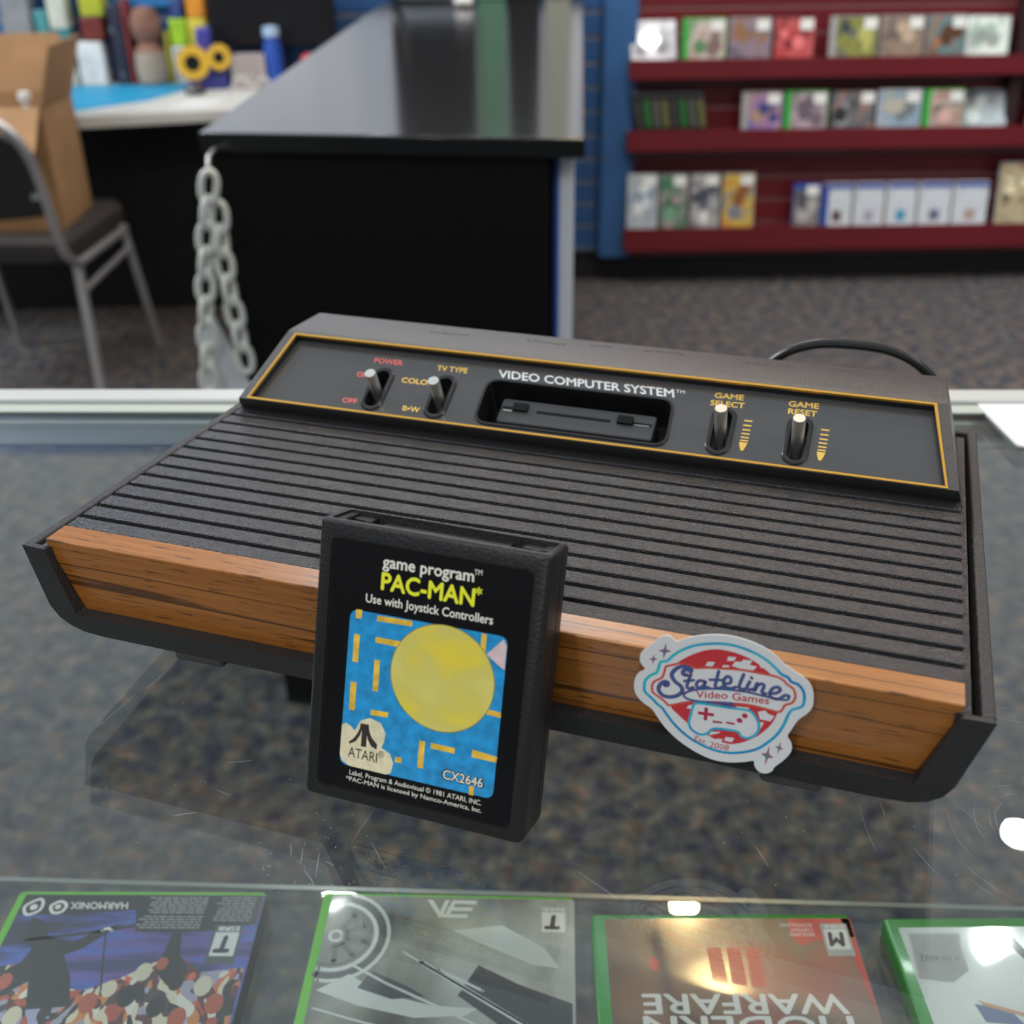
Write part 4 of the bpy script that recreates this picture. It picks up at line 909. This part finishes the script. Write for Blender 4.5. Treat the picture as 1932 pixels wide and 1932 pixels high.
for i, s_ in enumerate(('DOWNLOAD', 'CONTENT', 'REQUIRES')):
    x1 = 30+(0, 5, 4)[i]; m.text(s_, (46.6, 6.6+3*i), (x1, 6.6+3*i), (46.6, 8.7+3*i), .08)
m.build('title', WH, cv, smooth=False)
esrb(fr, cv, [(50.8, 6.7), (64.6, 6.7), (63, 26.9), (50.4, 26.9)], 'M', GRY)
# ---- 4: pale cover
t, fr, cv = case(3, 171, GREEN, 'green game case with a pale grey cover, cut off at the right on the shelf', ramp_mat('pale_cover', [(.42, .46, .46), (.54, .58, .58)], 14, .25, vor=False, coat=1.0, film=.12), (-61, 66, 6.5))
m = MB(MM, fr); m.poly2([(-57, 10.5), (-30.5, 10.5), (-33, 18.5), (-33.8, 33), (-44, 40), (-60, 37.5), (-57.5, 18)], .05); m.build('parcel', mat('parcel_grey', (.27, .29, .31), .35, coat=.7, noise=(60, .15)), cv, smooth=False)
m = MB(MM, fr); m.text('ALAN WAKE', (-35.5, 23.6), (-55.4, 23.6), (-35.9, 27.4), .09, .015)
m.poly2([(-14, 8), (-6, 8), (2, 30), (-3, 28)], .06); m.poly2([(-4, 24), (2, 30), (2, 46), (-3, 40)], .06)
m.build('title', DKG, cv, smooth=False)
m = MB(MM, fr); m.mi = 0; m.poly2([(-38, 52), (-22, 56), (-18, 64), (-36, 62)], .06); m.mi = 1; m.poly2([(-36, 50), (-14, 58), (-12, 61), (-34, 53)], .07)
m.build('colour_band', [mat('print_navy', (.06, .10, .24), .3), mat('print_tan', (.40, .20, .10), .3)], cv, smooth=False)
# ================================================================== white card on the counter
m = MB(); m.prism(rquad([(.2875, .633), (.46, .629), (.43, .560), (.2890, .5722)], .004), .0002, .0016)
tag(m.build('blank_card', mat('card_white', (.74, .75, .75), .5)), 'blank white card lying at the far right edge of the counter', 'card')
# ================================================================== black service desk
dk = thing('service_desk', 'black laminate desk with a chain hooked to its corner, behind the console', 'desk', (-.15, 1.55, FZ))
B0 = Vector((.15, -1.55, -FZ))
def dq(pts, z0, z1):
    m = MB(); m.loft([[tuple(Vector((x, y, z))+B0) for x, y in pts] for z in (z0, z1)]); return m
dq([(-.424, 1.599), (.103, 1.512), (.262, 4.09), (-.358, 4.09)], -.026, 0).build('desk_top', mat('desk_laminate', (.007, .0075, .008), .14, spec=.55), dk, bevel=.002)
dq([(-.414, 1.612), (.056, 1.534), (.205, 4.08), (-.345, 4.08)], -1.0, -.026).build('desk_body', mat('desk_black', (.004, .004, .0045), .5, spec=.15), dk, bevel=.002)
m = MB(1, lambda x, y, z: (x+.0605*(y-1.565)/1.035+.002, y, z)); m.mi = 0; m.box(.070, .090, 1.565, 2.6, FZ+.002, -.03)
m.mi = 1; m.box(.0605, .0655, 1.567, 2.6, FZ+.002, -.03); m.mi = 2; m.box(.0655, .070, 1.566, 2.6, FZ+.002, -.03)
tag(m.build('display_board', [mat('board_white', (.60, .63, .68), .5), mat('board_navy', (.02, .03, .10), .5), mat('board_blue', (.02, .12, .52), .5)], bevel=.002), 'white board with blue edge standing against the right side of the black desk', 'board')
# chain
chn = thing('plastic_chain', 'white plastic chain hanging doubled from a hook on the black desk', 'chain', (-.404, 1.585, -.03))
PLW = mat('chain_plastic', (.60, .62, .57), .4)
m = MB(); m.tube([(0, .0245, .008), (0, .0, .008), (0, -.028, .006), (0, -.036, -.004), (0, -.03, -.014), (0, -.022, -.012)], .0028, 8); note(m.build('hook', STEEL, chn), 'small metal hook')
def link(x, z, ang, edge, y=-.03):
    m = MB(); hl, hw = .021, .0105; P = []
    for i in range(20):
        a = 2*math.pi*i/20; px_, pz = hw*math.cos(a), hl*math.copysign(abs(math.sin(a))**.8, math.sin(a))
        q = Vector((px_, 0, pz))
        q = Matrix.Rotation(rad(65 if edge else 10), 3, 'Z') @ q; q = Matrix.Rotation(ang, 3, 'Y') @ q
        P.append((x+q.x, y+q.y, z+q.z))
    m.tube(P, .005, 8, closed=True); m.build('link', PLW, chn)
def strand(pts):
    P = spline(pts, sub=40); acc = 0; out = [P[0]]
    for a, b in zip(P, P[1:]):
        acc += (b-a).length
        if acc >= .0335: out.append(b); acc = 0
    for i, p in enumerate(out):
        q = out[min(i+1, len(out)-1)]; pr_ = out[max(0, i-1)]; d_ = q-pr_
        link(p.x, p.y, math.atan2(-d_.x, -d_.y) if d_.length else 0, i % 2 == 1, -.032 if len(pts) == 4 else -.040)
strand([(-.002, -.032), (-.022, -.14), (-.036, -.25), (-.046, -.36), (-.050, -.43)])
strand([(.004, -.075), (.003, -.15), (.010, -.25), (.014, -.305)])
m = MB(); m.loft([[(x, y, z) for x, z in ((-.452, -.255), (-.432, -.257), (-.390, -.368), (-.352, -.46), (-.352, -.50), (-.47, -.50))] for y in (1.5705, 1.5735)])
tag(m.build('plastic_sign', mat('sign_white', (.62, .65, .68), .45)), 'blank white tapered plastic sheet hanging behind the lower chain links', 'sign')
# things at the far end of the desk
def blockthing(name, label, cat, x0, x1, y0, y1, z0, z1, m_, bev=.004, group=None):
    m = MB(); m.box(x0, x1, y0, y1, z0, z1); return tag(m.build(name, m_, bevel=bev), label, cat, group)
t = thing('desk_monitor', 'black monitor on a thin stand at the far end of the black desk', 'monitor', (-.16, 3.75, 0))
m = MB(); m.box(-.16, .06, -.08, .06, 0, .012); m.build('foot', GLOSSBLK, t, bevel=.003)
m = MB(); m.tube([(-.17, -.09, .0125), (-.15, -.02, .06), (-.14, .0, .16)], .012, 8); m.build('stand_leg', GLOSSBLK, t)
m = MB(); m.box(-.19, .07, 0, .03, .06, .75); m.build('screen', mat('screen_black', (.010, .010, .012), .2), t, bevel=.004)
blockthing('reflected_green_box', 'green box added at the far end of the black desk for its reflection', 'box', -.085, .005, 3.76, 3.86, .0, .62, mat('box_green', (.10, .23, .15), .5))  # added, mostly out of view, for the green streak in the desk top
t = thing('reflected_dark_box', 'dark box added for its desk reflection, between two brighter boxes', 'box', (.06, 3.78, 0))  # added to keep a dark streak between the two coloured reflections
m = MB(); m.box(-.05, .05, 0, .08, 0, .62); m.build('carton', GLOSSBLK, t, bevel=.003)
blockthing('reflected_beige_box', 'pale beige box added at the far right desk end for its reflection', 'box', .125, .205, 3.76, 3.86, 0, .6, mat('box_beige', (.34, .36, .30), .5))  # added, mostly out of view, for the pale streak in the desk top
blockthing('paper_roll', 'small crumpled white paper at the far end of the black desk', 'paper', -.145, -.09, 3.50, 3.55, 0, .03, mat('paper', (.62, .62, .62), .7), .012)
m = MB(); m.box(-1.25, .27, 4.10, 4.118, .062, 1.45); tag(m.build('wall_reflector', mat('reflector_pale', (.72, .76, .84), .6, noise=(3, .06))), 'large pale poster added high on the blue wall for the black desk to mirror', 'reflector')  # invented out-of-view board, gives desk and console a bright reflection
# ================================================================== white table at the left
tb = thing('work_table', 'white topped table covered in clutter at the left, behind the chair', 'table', (-1.25, 3.7, FZ))
m = MB(); m.loft([[(x+1.25, y-3.7, z-FZ) for x, y in ((-2.7, 3.40), (-1.255, 3.40), (-1.247, 3.39), (-.72, 3.52), (-.44, 3.59), (-.44, 4.10), (-2.7, 4.10))] for z in (-.300, -.265)])
m.build('table_top', mat('table_white', (.52, .52, .49), .4), tb, bevel=.003)
m = MB(); m.loft([[(x+1.25, y-3.7, z-FZ) for x, y in ((-2.6, 3.86), (-.46, 3.90), (-.46, 3.92), (-2.6, 3.88))] for z in (FZ, -.301)])
m.build('under_table_shade', mat('shade_black', (.008, .008, .010), .5), tb)  # black sheet standing in for the shade under the table
m = MB(); m.loft([[(x, y, z) for x, y in ((-1.40, 3.46), (-1.27, 3.50), (-1.115, 3.66), (-1.015, 4.0), (-1.50, 4.0))] for z in (-.2648, -.2625)])
tag(m.build('desk_mat', mat('mat_blue', (.008, .26, .47), .5)), 'bright blue mat on the white table', 'mat')
t = thing('tape_dispenser', 'blue tape dispenser with two yellow rolls on the white table', 'tape dispenser', (-.985, 3.915, -.265), (0, 0, rad(6)))
VIO = mat('dispenser_blue', (.045, .05, .30), .4); YT = mat('tape_yellow', (.62, .38, .03), .5)
m = MB(); m.box(-.055, .075, -.03, .05, 0, .05); m.box(-.015, .03, -.03, .05, .04, .185); m.box(.05, .075, -.03, .05, .04, .10); m.build('body', VIO, t, bevel=.008)
for x, z, r in ((-.03, .085, .052), (.055, .10, .038)):
    m = MB(); rr_ = [(r*math.cos(2*math.pi*i/28), r*math.sin(2*math.pi*i/28)) for i in range(28)]; ri = [(a*.5, b*.5) for a, b in rr_]
    m.loft([[(x+a, y, z+b) for a, b in lp] for lp, y in ((rr_, -.06), (rr_, -.032), (ri, -.032), (ri, -.06), (rr_, -.06))], cap=False); rl = m.build('tape_roll', YT, t)
    m = MB(); m.loft([[(x+a*.98, y, z+b*.98) for a, b in ri] for y in (-.058, -.034)]); m.build('core', PITBLK, rl)
m = MB(); m.lathe([(.0, 0), (.030, .002), (.034, .012), (.026, .026), (0, .03)], 16)
tag(m.build('computer_mouse', GLOSSBLK, loc=(-.995, 3.79, -.265)), 'small black mouse on the front edge of the white table', 'mouse')
m = MB(); m.lathe([(.0, 0), (.03, 0), (.03, .125), (.022, .15), (.022, .16)], 16)
b_ = thing('spray_bottle', 'blue bottle with a pale cap on the white table beside the monitor', 'bottle', (-.755, 3.90, -.265))
m.build('bottle', mat('bottle_blue', (.02, .07, .36), .35), b_)
m = MB(); m.lathe([(.0, .158), (.026, .158), (.026, .185), (0, .19)], 16); m.build('cap', mat('cap_pale', (.36, .50, .68), .4), b_)
blockthing('red_cup', 'small red object on the white table behind the black desk edge', 'cup', -.665, -.60, 3.86, 3.92, -.265, -.16, mat('cup_red', (.45, .04, .05), .4), .02)
t = thing('computer_monitor', 'large black monitor standing on the white table', 'monitor', (-.77, 4.05, -.265))
m = MB(); m.box(-.16, .16, -.06, .045, 0, .014); m.build('foot', GLOSSBLK, t, bevel=.003)
m = MB(); m.box(-.03, .03, .0, .03, .01, .2); m.build('stand', GLOSSBLK, t)
m = MB(); m.loft([[(x, y, z) for x, y in ((-.205, -.03), (.21, -.03), (.20, .012), (-.195, .012))] for z in (.115, .305)]); m.build('screen', mat('screen_dark', (.010, .010, .012), .25), t, bevel=.006)
m = MB(); m.loft([[(-.89+a, y, -.2648+h) for a, y in ((0, 3.87), (.11, 3.87), (.11, 3.97), (0, 3.97))] for h in (0, .10)]); tag(m.build('paper_stack', mat('papers_beige', (.33, .29, .28), .7, noise=(20, .25))), 'low stack of greyish papers under the monitor', 'papers')
m = MB(); m.tube(sp3([(-.89, 3.82, -.261), (-.86, 3.83, -.22), (-.81, 3.82, -.25), (-.78, 3.81, -.22), (-.72, 3.79, -.261)]), .004, 6); tag(m.build('desk_cable', mat('cable_grey', (.5, .47, .45), .5)), 'thin pale cable lying in front of the paper stack', 'cable')
TBZ = -.265
cl = [  # clutter along the back of the table: x0,x1,z0,z1,colour,label
 ('picture_panel', -1.66, -1.565, TBZ, .12, (.22, .23, .25), 'grey picture panel at the far left above the cardboard box', 'panel'),
 ('teal_box', -1.555, -1.512, TBZ, -.03, (.05, .22, .24), 'teal box between the grey panel and the pale carton', 'box'),
 ('carton', -1.505, -1.445, TBZ, .05, (.50, .52, .45), 'pale carton with a teal base behind the cardboard box flap', 'carton'),
 ('storage_box', -1.434, -1.346, TBZ, -.128, (.58, .60, .60), 'white box under the dark red box at the left of the table clutter', 'box'),
 ('dark_red_box', -1.405, -1.332, -.1275, -.052, (.14, .02, .015), 'dark red box between the white box and the yellow-green box', 'box'),
 ('lime_box', -1.398, -1.322, -.0515, .06, (.42, .47, .03), 'yellow-green box on the dark red box', 'box'),
 ('black_case', -1.312, -1.268, TBZ, -.015, (.018, .02, .04), 'tall black case left of the rounded brown ornament', 'case'),
 ('maroon_book', -1.264, -1.248, TBZ, .0, (.20, .03, .03), 'thin maroon book right of the black case', 'book'),
 ('yellow_folder', -1.136, -1.122, TBZ, -.10, (.46, .42, .05), 'thin yellow folder right of the rounded brown ornament', 'folder'),
 ('white_carton', -1.115, -.985, TBZ, -.146, (.50, .51, .52), 'white carton under the bright lime carton', 'carton'),
 ('lime_carton', -1.112, -1.056, -.1455, -.062, (.30, .50, .02), 'bright lime carton on the white carton', 'carton'),
 ('navy_tin', -1.10, -1.065, -.0615, .0, (.03, .06, .20), 'small navy tin on the bright lime carton', 'tin'),
 ('yellow_box', -1.05, -.992, -.1455, -.062, (.58, .50, .05), 'small yellow box on the white carton, left of the monitor', 'box'),
 ('orange_box', -1.048, -.99, -.0615, .08, (.62, .24, .02), 'orange box on the small yellow box beside the monitor', 'box')]
for nm, x0, x1, z0, z1, col, lbl, cat in cl:
    y = 4.015; t = blockthing(nm, lbl, cat, x0, x1, y, y+.07, z0, z1, mat('clutter_'+nm, col, .5, noise=(14, .2)), .006)
    if nm == 'carton': m = MB(); m.box(x0-.001, x1+.001, y-.0015, y+.071, -.20, -.085); m.build('band', mat('teal_band', (.03, .18, .20), .5), t)
    if nm in ('white_carton', 'black_case'):
        m = MB(); 
        for i in range(3): m.box(x0+.015, x1-.02-.01*i, y-.002, y, z0+.025+i*(z1-z0)*.28, z0+.04+i*(z1-z0)*.28)
        m.build('print', mat('clutter_print', (.12, .14, .2), .5), t)
m = MB(); m.lathe([(0, 0), (.045, .005), (.050, .05), (.046, .11), (.03, .13), (.047, .16), (.049, .2), (.035, .235), (0, .245)], 18)
t = thing('rounded_ornament', 'rounded brown ornament with a beige lower half beside the maroon book', 'ornament', (-1.19, 4.02, -.265))
m.build('body', mat('plush_brown', (.22, .11, .08), .9, noise=(30, .3)), t)
m = MB(); m.lathe([(0, .005), (.047, .01), (.0525, .05), (.048, .105), (0, .108)], 18); m.build('belly', mat('plush_beige', (.34, .28, .22), .9), t)
m = MB(); m.box(-1.40, -.97, 4.10, 4.116, -.03, .058); t = tag(m.build('wall_banner', mat('banner_blue', (.02, .16, .42), .5)), 'blue banner along the wall above the clutter', 'banner')
m = MB(); m.box(-1.30, -1.25, 4.097, 4.10, .0, .04); m.box(-1.03, -.99, 4.097, 4.10, .0, .04); m.build('patch', mat('banner_pale', (.35, .50, .60), .5), t)
m = MB(); m.box(-1.17, -1.10, 4.097, 4.10, .0, .03); m.build('patch', mat('banner_pink', (.62, .26, .20), .5), t)
m = MB(); m.prism([(-1.02, 3.52), (-.90, 3.55), (-.86, 3.68), (-.98, 3.66)], -.2648, -.2635); tag(m.build('paper_sheet', mat('sheet', (.60, .61, .60), .6)), 'white paper sheet on the table right of the blue mat', 'paper')
# ================================================================== chair with open cardboard box
chr_ = thing('stacking_chair', 'grey metal framed chair with black back and seat holding a cardboard box', 'chair', (-1.395, 3.235, FZ), (0, 0, rad(-3)))
TUBE = mat('chair_tube', (.50, .50, .51), .36, metal=.6); PADM = mat('chair_black', (.022, .023, .022), .6, noise=(60, .3)); SEATM = mat('seat_brown', (.040, .034, .032), .8)
sh_ = .45
m = MB(); m.loft([[(x*s_, y*s_, z) for x, y in rrect(-.215, .215, -.235, .235, .05)] for z, s_ in ((sh_-.035, .96), (sh_-.02, 1), (sh_+.02, 1), (sh_+.035, .95))]); m.build('seat', SEATM, chr_)
m = MB()
bk = [(-.225, -.20, sh_-.04), (-.225, -.265, sh_), (-.225, -.30, sh_+.08), (-.225, -.335, sh_+.22), (-.215, -.37, sh_+.31), (-.16, -.395, sh_+.37), (0, -.40, sh_+.385), (.16, -.395, sh_+.37), (.215, -.37, sh_+.31), (.225, -.335, sh_+.22), (.225, -.30, sh_+.08), (.225, -.265, sh_), (.225, -.20, sh_-.04)]
m.tube(sp3(bk), .0125, 10); m.build('back_frame', TUBE, chr_)
m = MB(); a_ = [(-.205, -.292, sh_+.11), (-.205, -.33, sh_+.24), (-.19, -.362, sh_+.31), (-.13, -.388, sh_+.355), (0, -.392, sh_+.365), (.13, -.388, sh_+.355), (.19, -.362, sh_+.31), (.205, -.33, sh_+.24), (.205, -.292, sh_+.11), (0, -.285, sh_+.09)]
m.loft([a_, [(x, y+.03, z) for x, y, z in a_]]); m.build('backrest', PADM, chr_, bevel=.006)
m = MB(); m.box(.19, .215, -.32, -.30, sh_+.16, sh_+.175); m.build('bolt', STEEL, chr_)
for s_ in (-1, 1):
    m = MB(); m.tube([(s_*.215, -.19, sh_-.03), (s_*.225, -.215, .22), (s_*.235, -.245, 0)], .0145, 10); m.build('leg', TUBE, chr_)
    m = MB(); m.tube([(s_*.215, .17, sh_-.03), (s_*.225, .21, .22), (s_*.232, .26, 0)], .0125, 10); m.build('leg', TUBE, chr_)
    m = MB(); m.tube([(s_*.217, -.20, sh_-.045), (s_*.217, .18, sh_-.045)], .0125, 10); m.tube([(s_*.222, -.205, sh_-.12), (s_*.222, .185, sh_-.10)], .009, 8); m.build('side_rail', TUBE, chr_)
CARD = mat('cardboard', (.33, .185, .085), .8, noise=(9, .12)); TAPE = mat('packing_tape', (.40, .24, .12), .35)
bx = thing('cardboard_box', 'open brown cardboard box standing on the chair seat', 'box', (-1.41, 3.205, -.514), (0, 0, rad(3)))
hx, hy, hz_ = .182, .145, .325; tk = .005
m = MB(); m.box(-hx, hx, -hy, hy, 0, tk)
for s_ in (-1, 1): m.box(s_*hx-(tk if s_ > 0 else 0), s_*hx+(0 if s_ > 0 else tk), -hy, hy, 0, hz_); m.box(-hx, hx, s_*hy-(tk if s_ > 0 else 0), s_*hy+(0 if s_ > 0 else tk), 0, hz_)
m.build('carton', CARD, bx, smooth=False)
def flap(a, b, up):
    m = MB(); n_ = Vector(up).normalized(); a, b = Vector(a), Vector(b); e = (b-a).cross(n_).normalized()*tk
    q = [a, b, b+Vector(up)-(b-a)*.03, a+Vector(up)+(b-a)*.03]; m.loft([[tuple(p) for p in q], [tuple(p+e) for p in q]]); m.build('flap', CARD, bx, smooth=False)
flap((hx, -hy, hz_), (hx, hy, hz_), (.05, .0, .15)); flap((-hx, -hy, hz_), (-hx, hy, hz_), (-.1, 0, .11)); flap((-hx, hy, hz_), (hx, hy, hz_), (0, .03, .15)); flap((-hx, -hy, hz_), (hx, -hy, hz_), (0, -.07, -.10))
m = MB(); m.box(hx-.001, hx+.0006, -hy, hy, .178, .182); m.box(hx-.001, hx+.0006, -.01, .006, .0, .10); m.build('tape', TAPE, bx, smooth=False)
m = MB(); m.lathe([(0, 0), (.016, .002), (.016, .31), (.008, .318), (.008, .33), (.016, .334), (.016, .354), (0, .358)], 12); tag(m.build('white_bottle', mat('cap_white', (.70, .71, .70), .4), loc=(-1.262, 3.095, -.5085)), 'small white bottle sticking out of the near corner of the cardboard box', 'bottle')
# ================================================================== shelves and game cases on the red wall
YF = 4.03
def shelf(zt, zl, label):
    t = thing('wall_shelf', label, 'shelf', (1.6, WY, zt), (0, 0, 0), 'red ledge shelves')
    m = MB(); m.box(-1.18, 2.4, -.098, -.001, -.012, 0); m.build('board', RED, t)
    m = MB(); m.box(-1.18, 2.4, -.106, -.098, zl-zt, .012); m.build('lip', RED, t)
SH = [(-.222, -.272, 'top red ledge shelf on the red slatted wall'), (-.452, -.508, 'middle red ledge shelf on the red slatted wall'), (-.792, -.862, 'lowest red ledge shelf on the red slatted wall')]
for a in SH: shelf(*a)
TAGM = mat('price_tag', (.75, .76, .74), .5)
def wcase(x0, x1, zb, zt, shell_c, cover_cols, label, spine=None, tagp=True, lean=8, yaw=0, group='game cases on the red wall', shine=False, dots=None, topband=None):
    wd = x1-x0; ht = zt-zb; t = thing('game_case', label, 'game case', ((x0+x1)/2, YF-.005+(.028 if yaw else 0), zb), (rad(-lean), 0, rad(yaw)), group)
    hw = wd/2-.002
    m = MB(); m.prism(rrect(-hw, hw, 0, .013, .002), 0, ht); m.build('shell', shell_c, t, smooth=False)
    cx = -hw+(.022 if spine else .004)
    if spine:
        m = MB(); m.box(-hw, cx, -.0012, .001, .004, ht-.003); m.build('spine', spine, t)
    m = MB(); m.box(cx, hw-.004, -.0015, .001, .005, ht-.005)
    nm = 'cover_%s' % '_'.join('%d' % int(c*99) for cc in cover_cols for c in cc)
    cv = m.build('cover_sheet', ramp_mat(nm, cover_cols, 17, .22 if shine else .35, vor=False, coat=1.0 if shine else .35), t, smooth=False)
    if not dots:
        rn = random.Random(label); m = MB(1, lambda a, b, h: (a, -.0016-h, b))
        for j in range(5):
            m.mi = rn.randrange(3); r_ = rn.uniform(.012, .028); a_ = rn.uniform(cx+r_, hw-.006-r_) if hw-.006-r_ > cx+r_ else (cx+hw)/2; r_ = min(r_, (hw-cx)/2-.004)
            m.disc(a_, rn.uniform(.035, ht*.75), r_, .0002+.00015*j, 9, r_*rn.uniform(.7, 1.5) if ht > .15 else r_)
        cl_ = [tuple(c*.45 for c in cover_cols[0]), tuple(min(.8, c*1.5+.05) for c in cover_cols[1]), cover_cols[2]]
        m.build('picture', [mat('pic_%s_%d' % (nm[6:], i), c, .35, coat=.4) for i, c in enumerate(cl_)], cv, smooth=False)
    if dots:
        m = MB(); m.box(-hw*.3, hw*.3, -.0022, -.001, ht*.16, ht*.40); m.build('picture', mat('dot_%d' % int(dots[0]*999), dots, .4), cv)
    if topband:
        m = MB(); m.box(-hw+.002, hw-.003, -.0022, -.001, ht*.87, ht*.975); m.build('band', topband, cv)
    if tagp:
        m = MB(); m.box(hw-.052, hw-.008, -.003, -.001, ht-.042, ht-.008); m.build('price_sticker', TAGM, t)
CLR = mat('clear_case', (.25, .26, .27), .25, coat=.6); GRC = mat('wall_green_case', (.03, .36, .05), .3, coat=.5); BLC = mat('wall_blue_case', (.02, .07, .34), .3, coat=.5); WHC = mat('wall_white_case', (.6, .63, .66), .3, coat=.5); BKC = mat('wall_black_case', (.02, .02, .022), .25, coat=.6)
z1 = SH[0][0]; zt1 = -.083
wcase(.424, .588, z1, zt1, CLR, [(.42, .42, .48), (.60, .60, .66), (.36, .38, .42)], 'shiny white game case, leftmost on the top red shelf', tagp=False, shine=True, lean=24, yaw=4.6)
wcase(.592, .744, z1, zt1, GRC, [(.45, .30, .28), (.56, .50, .46), (.10, .24, .10)], 'green-spined game case with a pale pink cover on the top red shelf', spine=GRC)
wcase(.748, .896, z1, zt1, CLR, [(.10, .09, .13), (.26, .20, .26), (.28, .14, .06)], 'purple and brown game case on the top red shelf')
wcase(.900, 1.042, z1, zt1, BKC, [(.42, .03, .04), (.52, .10, .10), (.22, .015, .02)], 'red game case at the end of the left group on the top red shelf')
wcase(1.087, 1.255, z1, zt1, CLR, [(.10, .12, .13), (.26, .26, .05), (.07, .09, .05)], 'olive and grey game case starting the right group on the top red shelf', spine=GRY)
wcase(1.259, 1.408, z1, zt1, CLR, [(.20, .15, .12), (.30, .22, .15), (.15, .11, .11)], 'brown game case between the olive and the orange one on the top red shelf')
wcase(1.412, 1.552, z1, zt1, CLR, [(.20, .08, .03), (.10, .22, .24), (.34, .15, .06)], 'orange and teal game case on the top red shelf')
wcase(1.556, 1.704, z1, zt1, CLR, [(.50, .58, .55), (.62, .68, .62), (.28, .40, .34)], 'bright white and green game case, rightmost on the top red shelf', tagp=False, shine=True, lean=24, yaw=-14)
z2 = SH[1][0]; zt2 = -.318
for i in range(8):
    x0 = .455+i*.031
    t = thing('game_case', 'dark game case leaning in the row at the left end of the middle red shelf', 'game case', (x0, YF, z2), (0, rad(-10), 0), 'dark leaning game cases')
    m = MB(); m.box(0, .027, 0, .10, 0, .133); m.build('shell', BKC, t, bevel=.002)
    m = MB(); m.box(.004, .023, -.001, .001, .02, .11); m.build('spine', mat('spine_%d' % (i % 4), [(.05, .05, .05), (.03, .16, .04), (.10, .11, .10), (.14, .14, .05)][i % 4], .4), t)
wcase(.812, .956, z2, zt2, CLR, [(.10, .12, .38), (.32, .18, .34), (.40, .25, .16)], 'blue and pink game case on the middle red shelf', spine=GRY)
wcase(.960, 1.113, z2, zt2, GRC, [(.30, .22, .28), (.42, .34, .38), (.16, .12, .14)], 'green-spined mauve game case on the middle red shelf', spine=GRC)
wcase(1.117, 1.279, z2, zt2, BKC, [(.05, .05, .06), (.12, .13, .14), (.34, .18, .15)], 'dark game case with a pinkish band on the middle red shelf')
wcase(1.283, 1.436, z2, zt2, WHC, [(.36, .42, .44), (.22, .34, .46), (.44, .42, .34)], 'pale blue and cream game case on the middle red shelf')
wcase(1.440, 1.584, z2, zt2, GRC, [(.40, .36, .34), (.40, .24, .20), (.48, .46, .36)], 'green-spined cream game case on the middle red shelf', spine=GRC)
wcase(1.588, 1.742, z2, zt2, WHC, [(.32, .40, .46), (.42, .50, .54), (.26, .28, .30)], 'pale blue game case, rightmost of the group on the middle red shelf', tagp=False, shine=True, lean=26, yaw=-14)
z3 = SH[2][0]; zt3 = -.592
wcase(.428, .539, z3, zt3, WHC, [(.34, .42, .48), (.46, .50, .54), (.20, .28, .40)], 'tall pale blue game case, leftmost on the lowest red shelf')
wcase(.543, .649, z3, zt3, CLR, [(.04, .15, .08), (.08, .20, .12), (.34, .28, .28)], 'tall dark green game case on the lowest red shelf')
wcase(.653, .764, z3, zt3, CLR, [(.08, .09, .12), (.46, .46, .44), (.06, .07, .10)], 'tall black and white game case on the lowest red shelf')
wcase(.768, .889, z3, zt3, CLR, [(.56, .20, .05), (.58, .42, .06), (.20, .20, .26)], 'tall orange and yellow game case on the lowest red shelf')
zt4 = -.632
wcase(1.024, 1.126, z3, zt4, BLC, [(.14, .13, .13), (.24, .23, .22), (.08, .08, .10)], 'grey game case with a blue top on the lowest red shelf', topband=BLC)
for i, (x0, x1, c_, lb) in enumerate(((1.130, 1.241, (.10, .05, .05), 'dark brown'), (1.245, 1.357, (.36, .34, .44), 'lilac'), (1.361, 1.473, (.06, .30, .46), 'bright blue'), (1.477, 1.598, (.12, .14, .22), 'slate'), (1.602, 1.729, (.42, .30, .26), 'pinkish'))):
    wcase(x0, x1, z3, zt4, WHC, [(.56, .60, .66), (.62, .66, .70), (.52, .55, .60)], 'white game case with a small %s picture on the lowest red shelf' % lb, spine=BLC if i == 0 else None, tagp=False, dots=c_, topband=BLC, group='white game cases on the lowest red shelf')
wcase(1.756, 1.93, z3, -.57, CLR, [(.36, .30, .18), (.50, .44, .28), (.30, .14, .06)], 'large beige game box cut off by the right edge, on the lowest red shelf')
wcase(1.80, 1.95, z2, -.28, BKC, [(.42, .30, .10), (.50, .44, .30), (.22, .20, .18)], 'yellow and beige boxed game at the right edge of the middle red shelf', tagp=False)
wcase(1.80, 1.95, z1, -.05, CLR, [(.20, .21, .22), (.32, .33, .34), (.12, .12, .13)], 'grey boxed game at the right edge of the top red shelf', tagp=False)
m = MB(); m.box(1.735, 1.775, YF+.02, WY-.001, -.45, 1.2); tag(m.build('wall_divider', mat('divider_dark', (.03, .012, .014), .5)), 'dark vertical divider near the right edge of the red wall', 'divider')
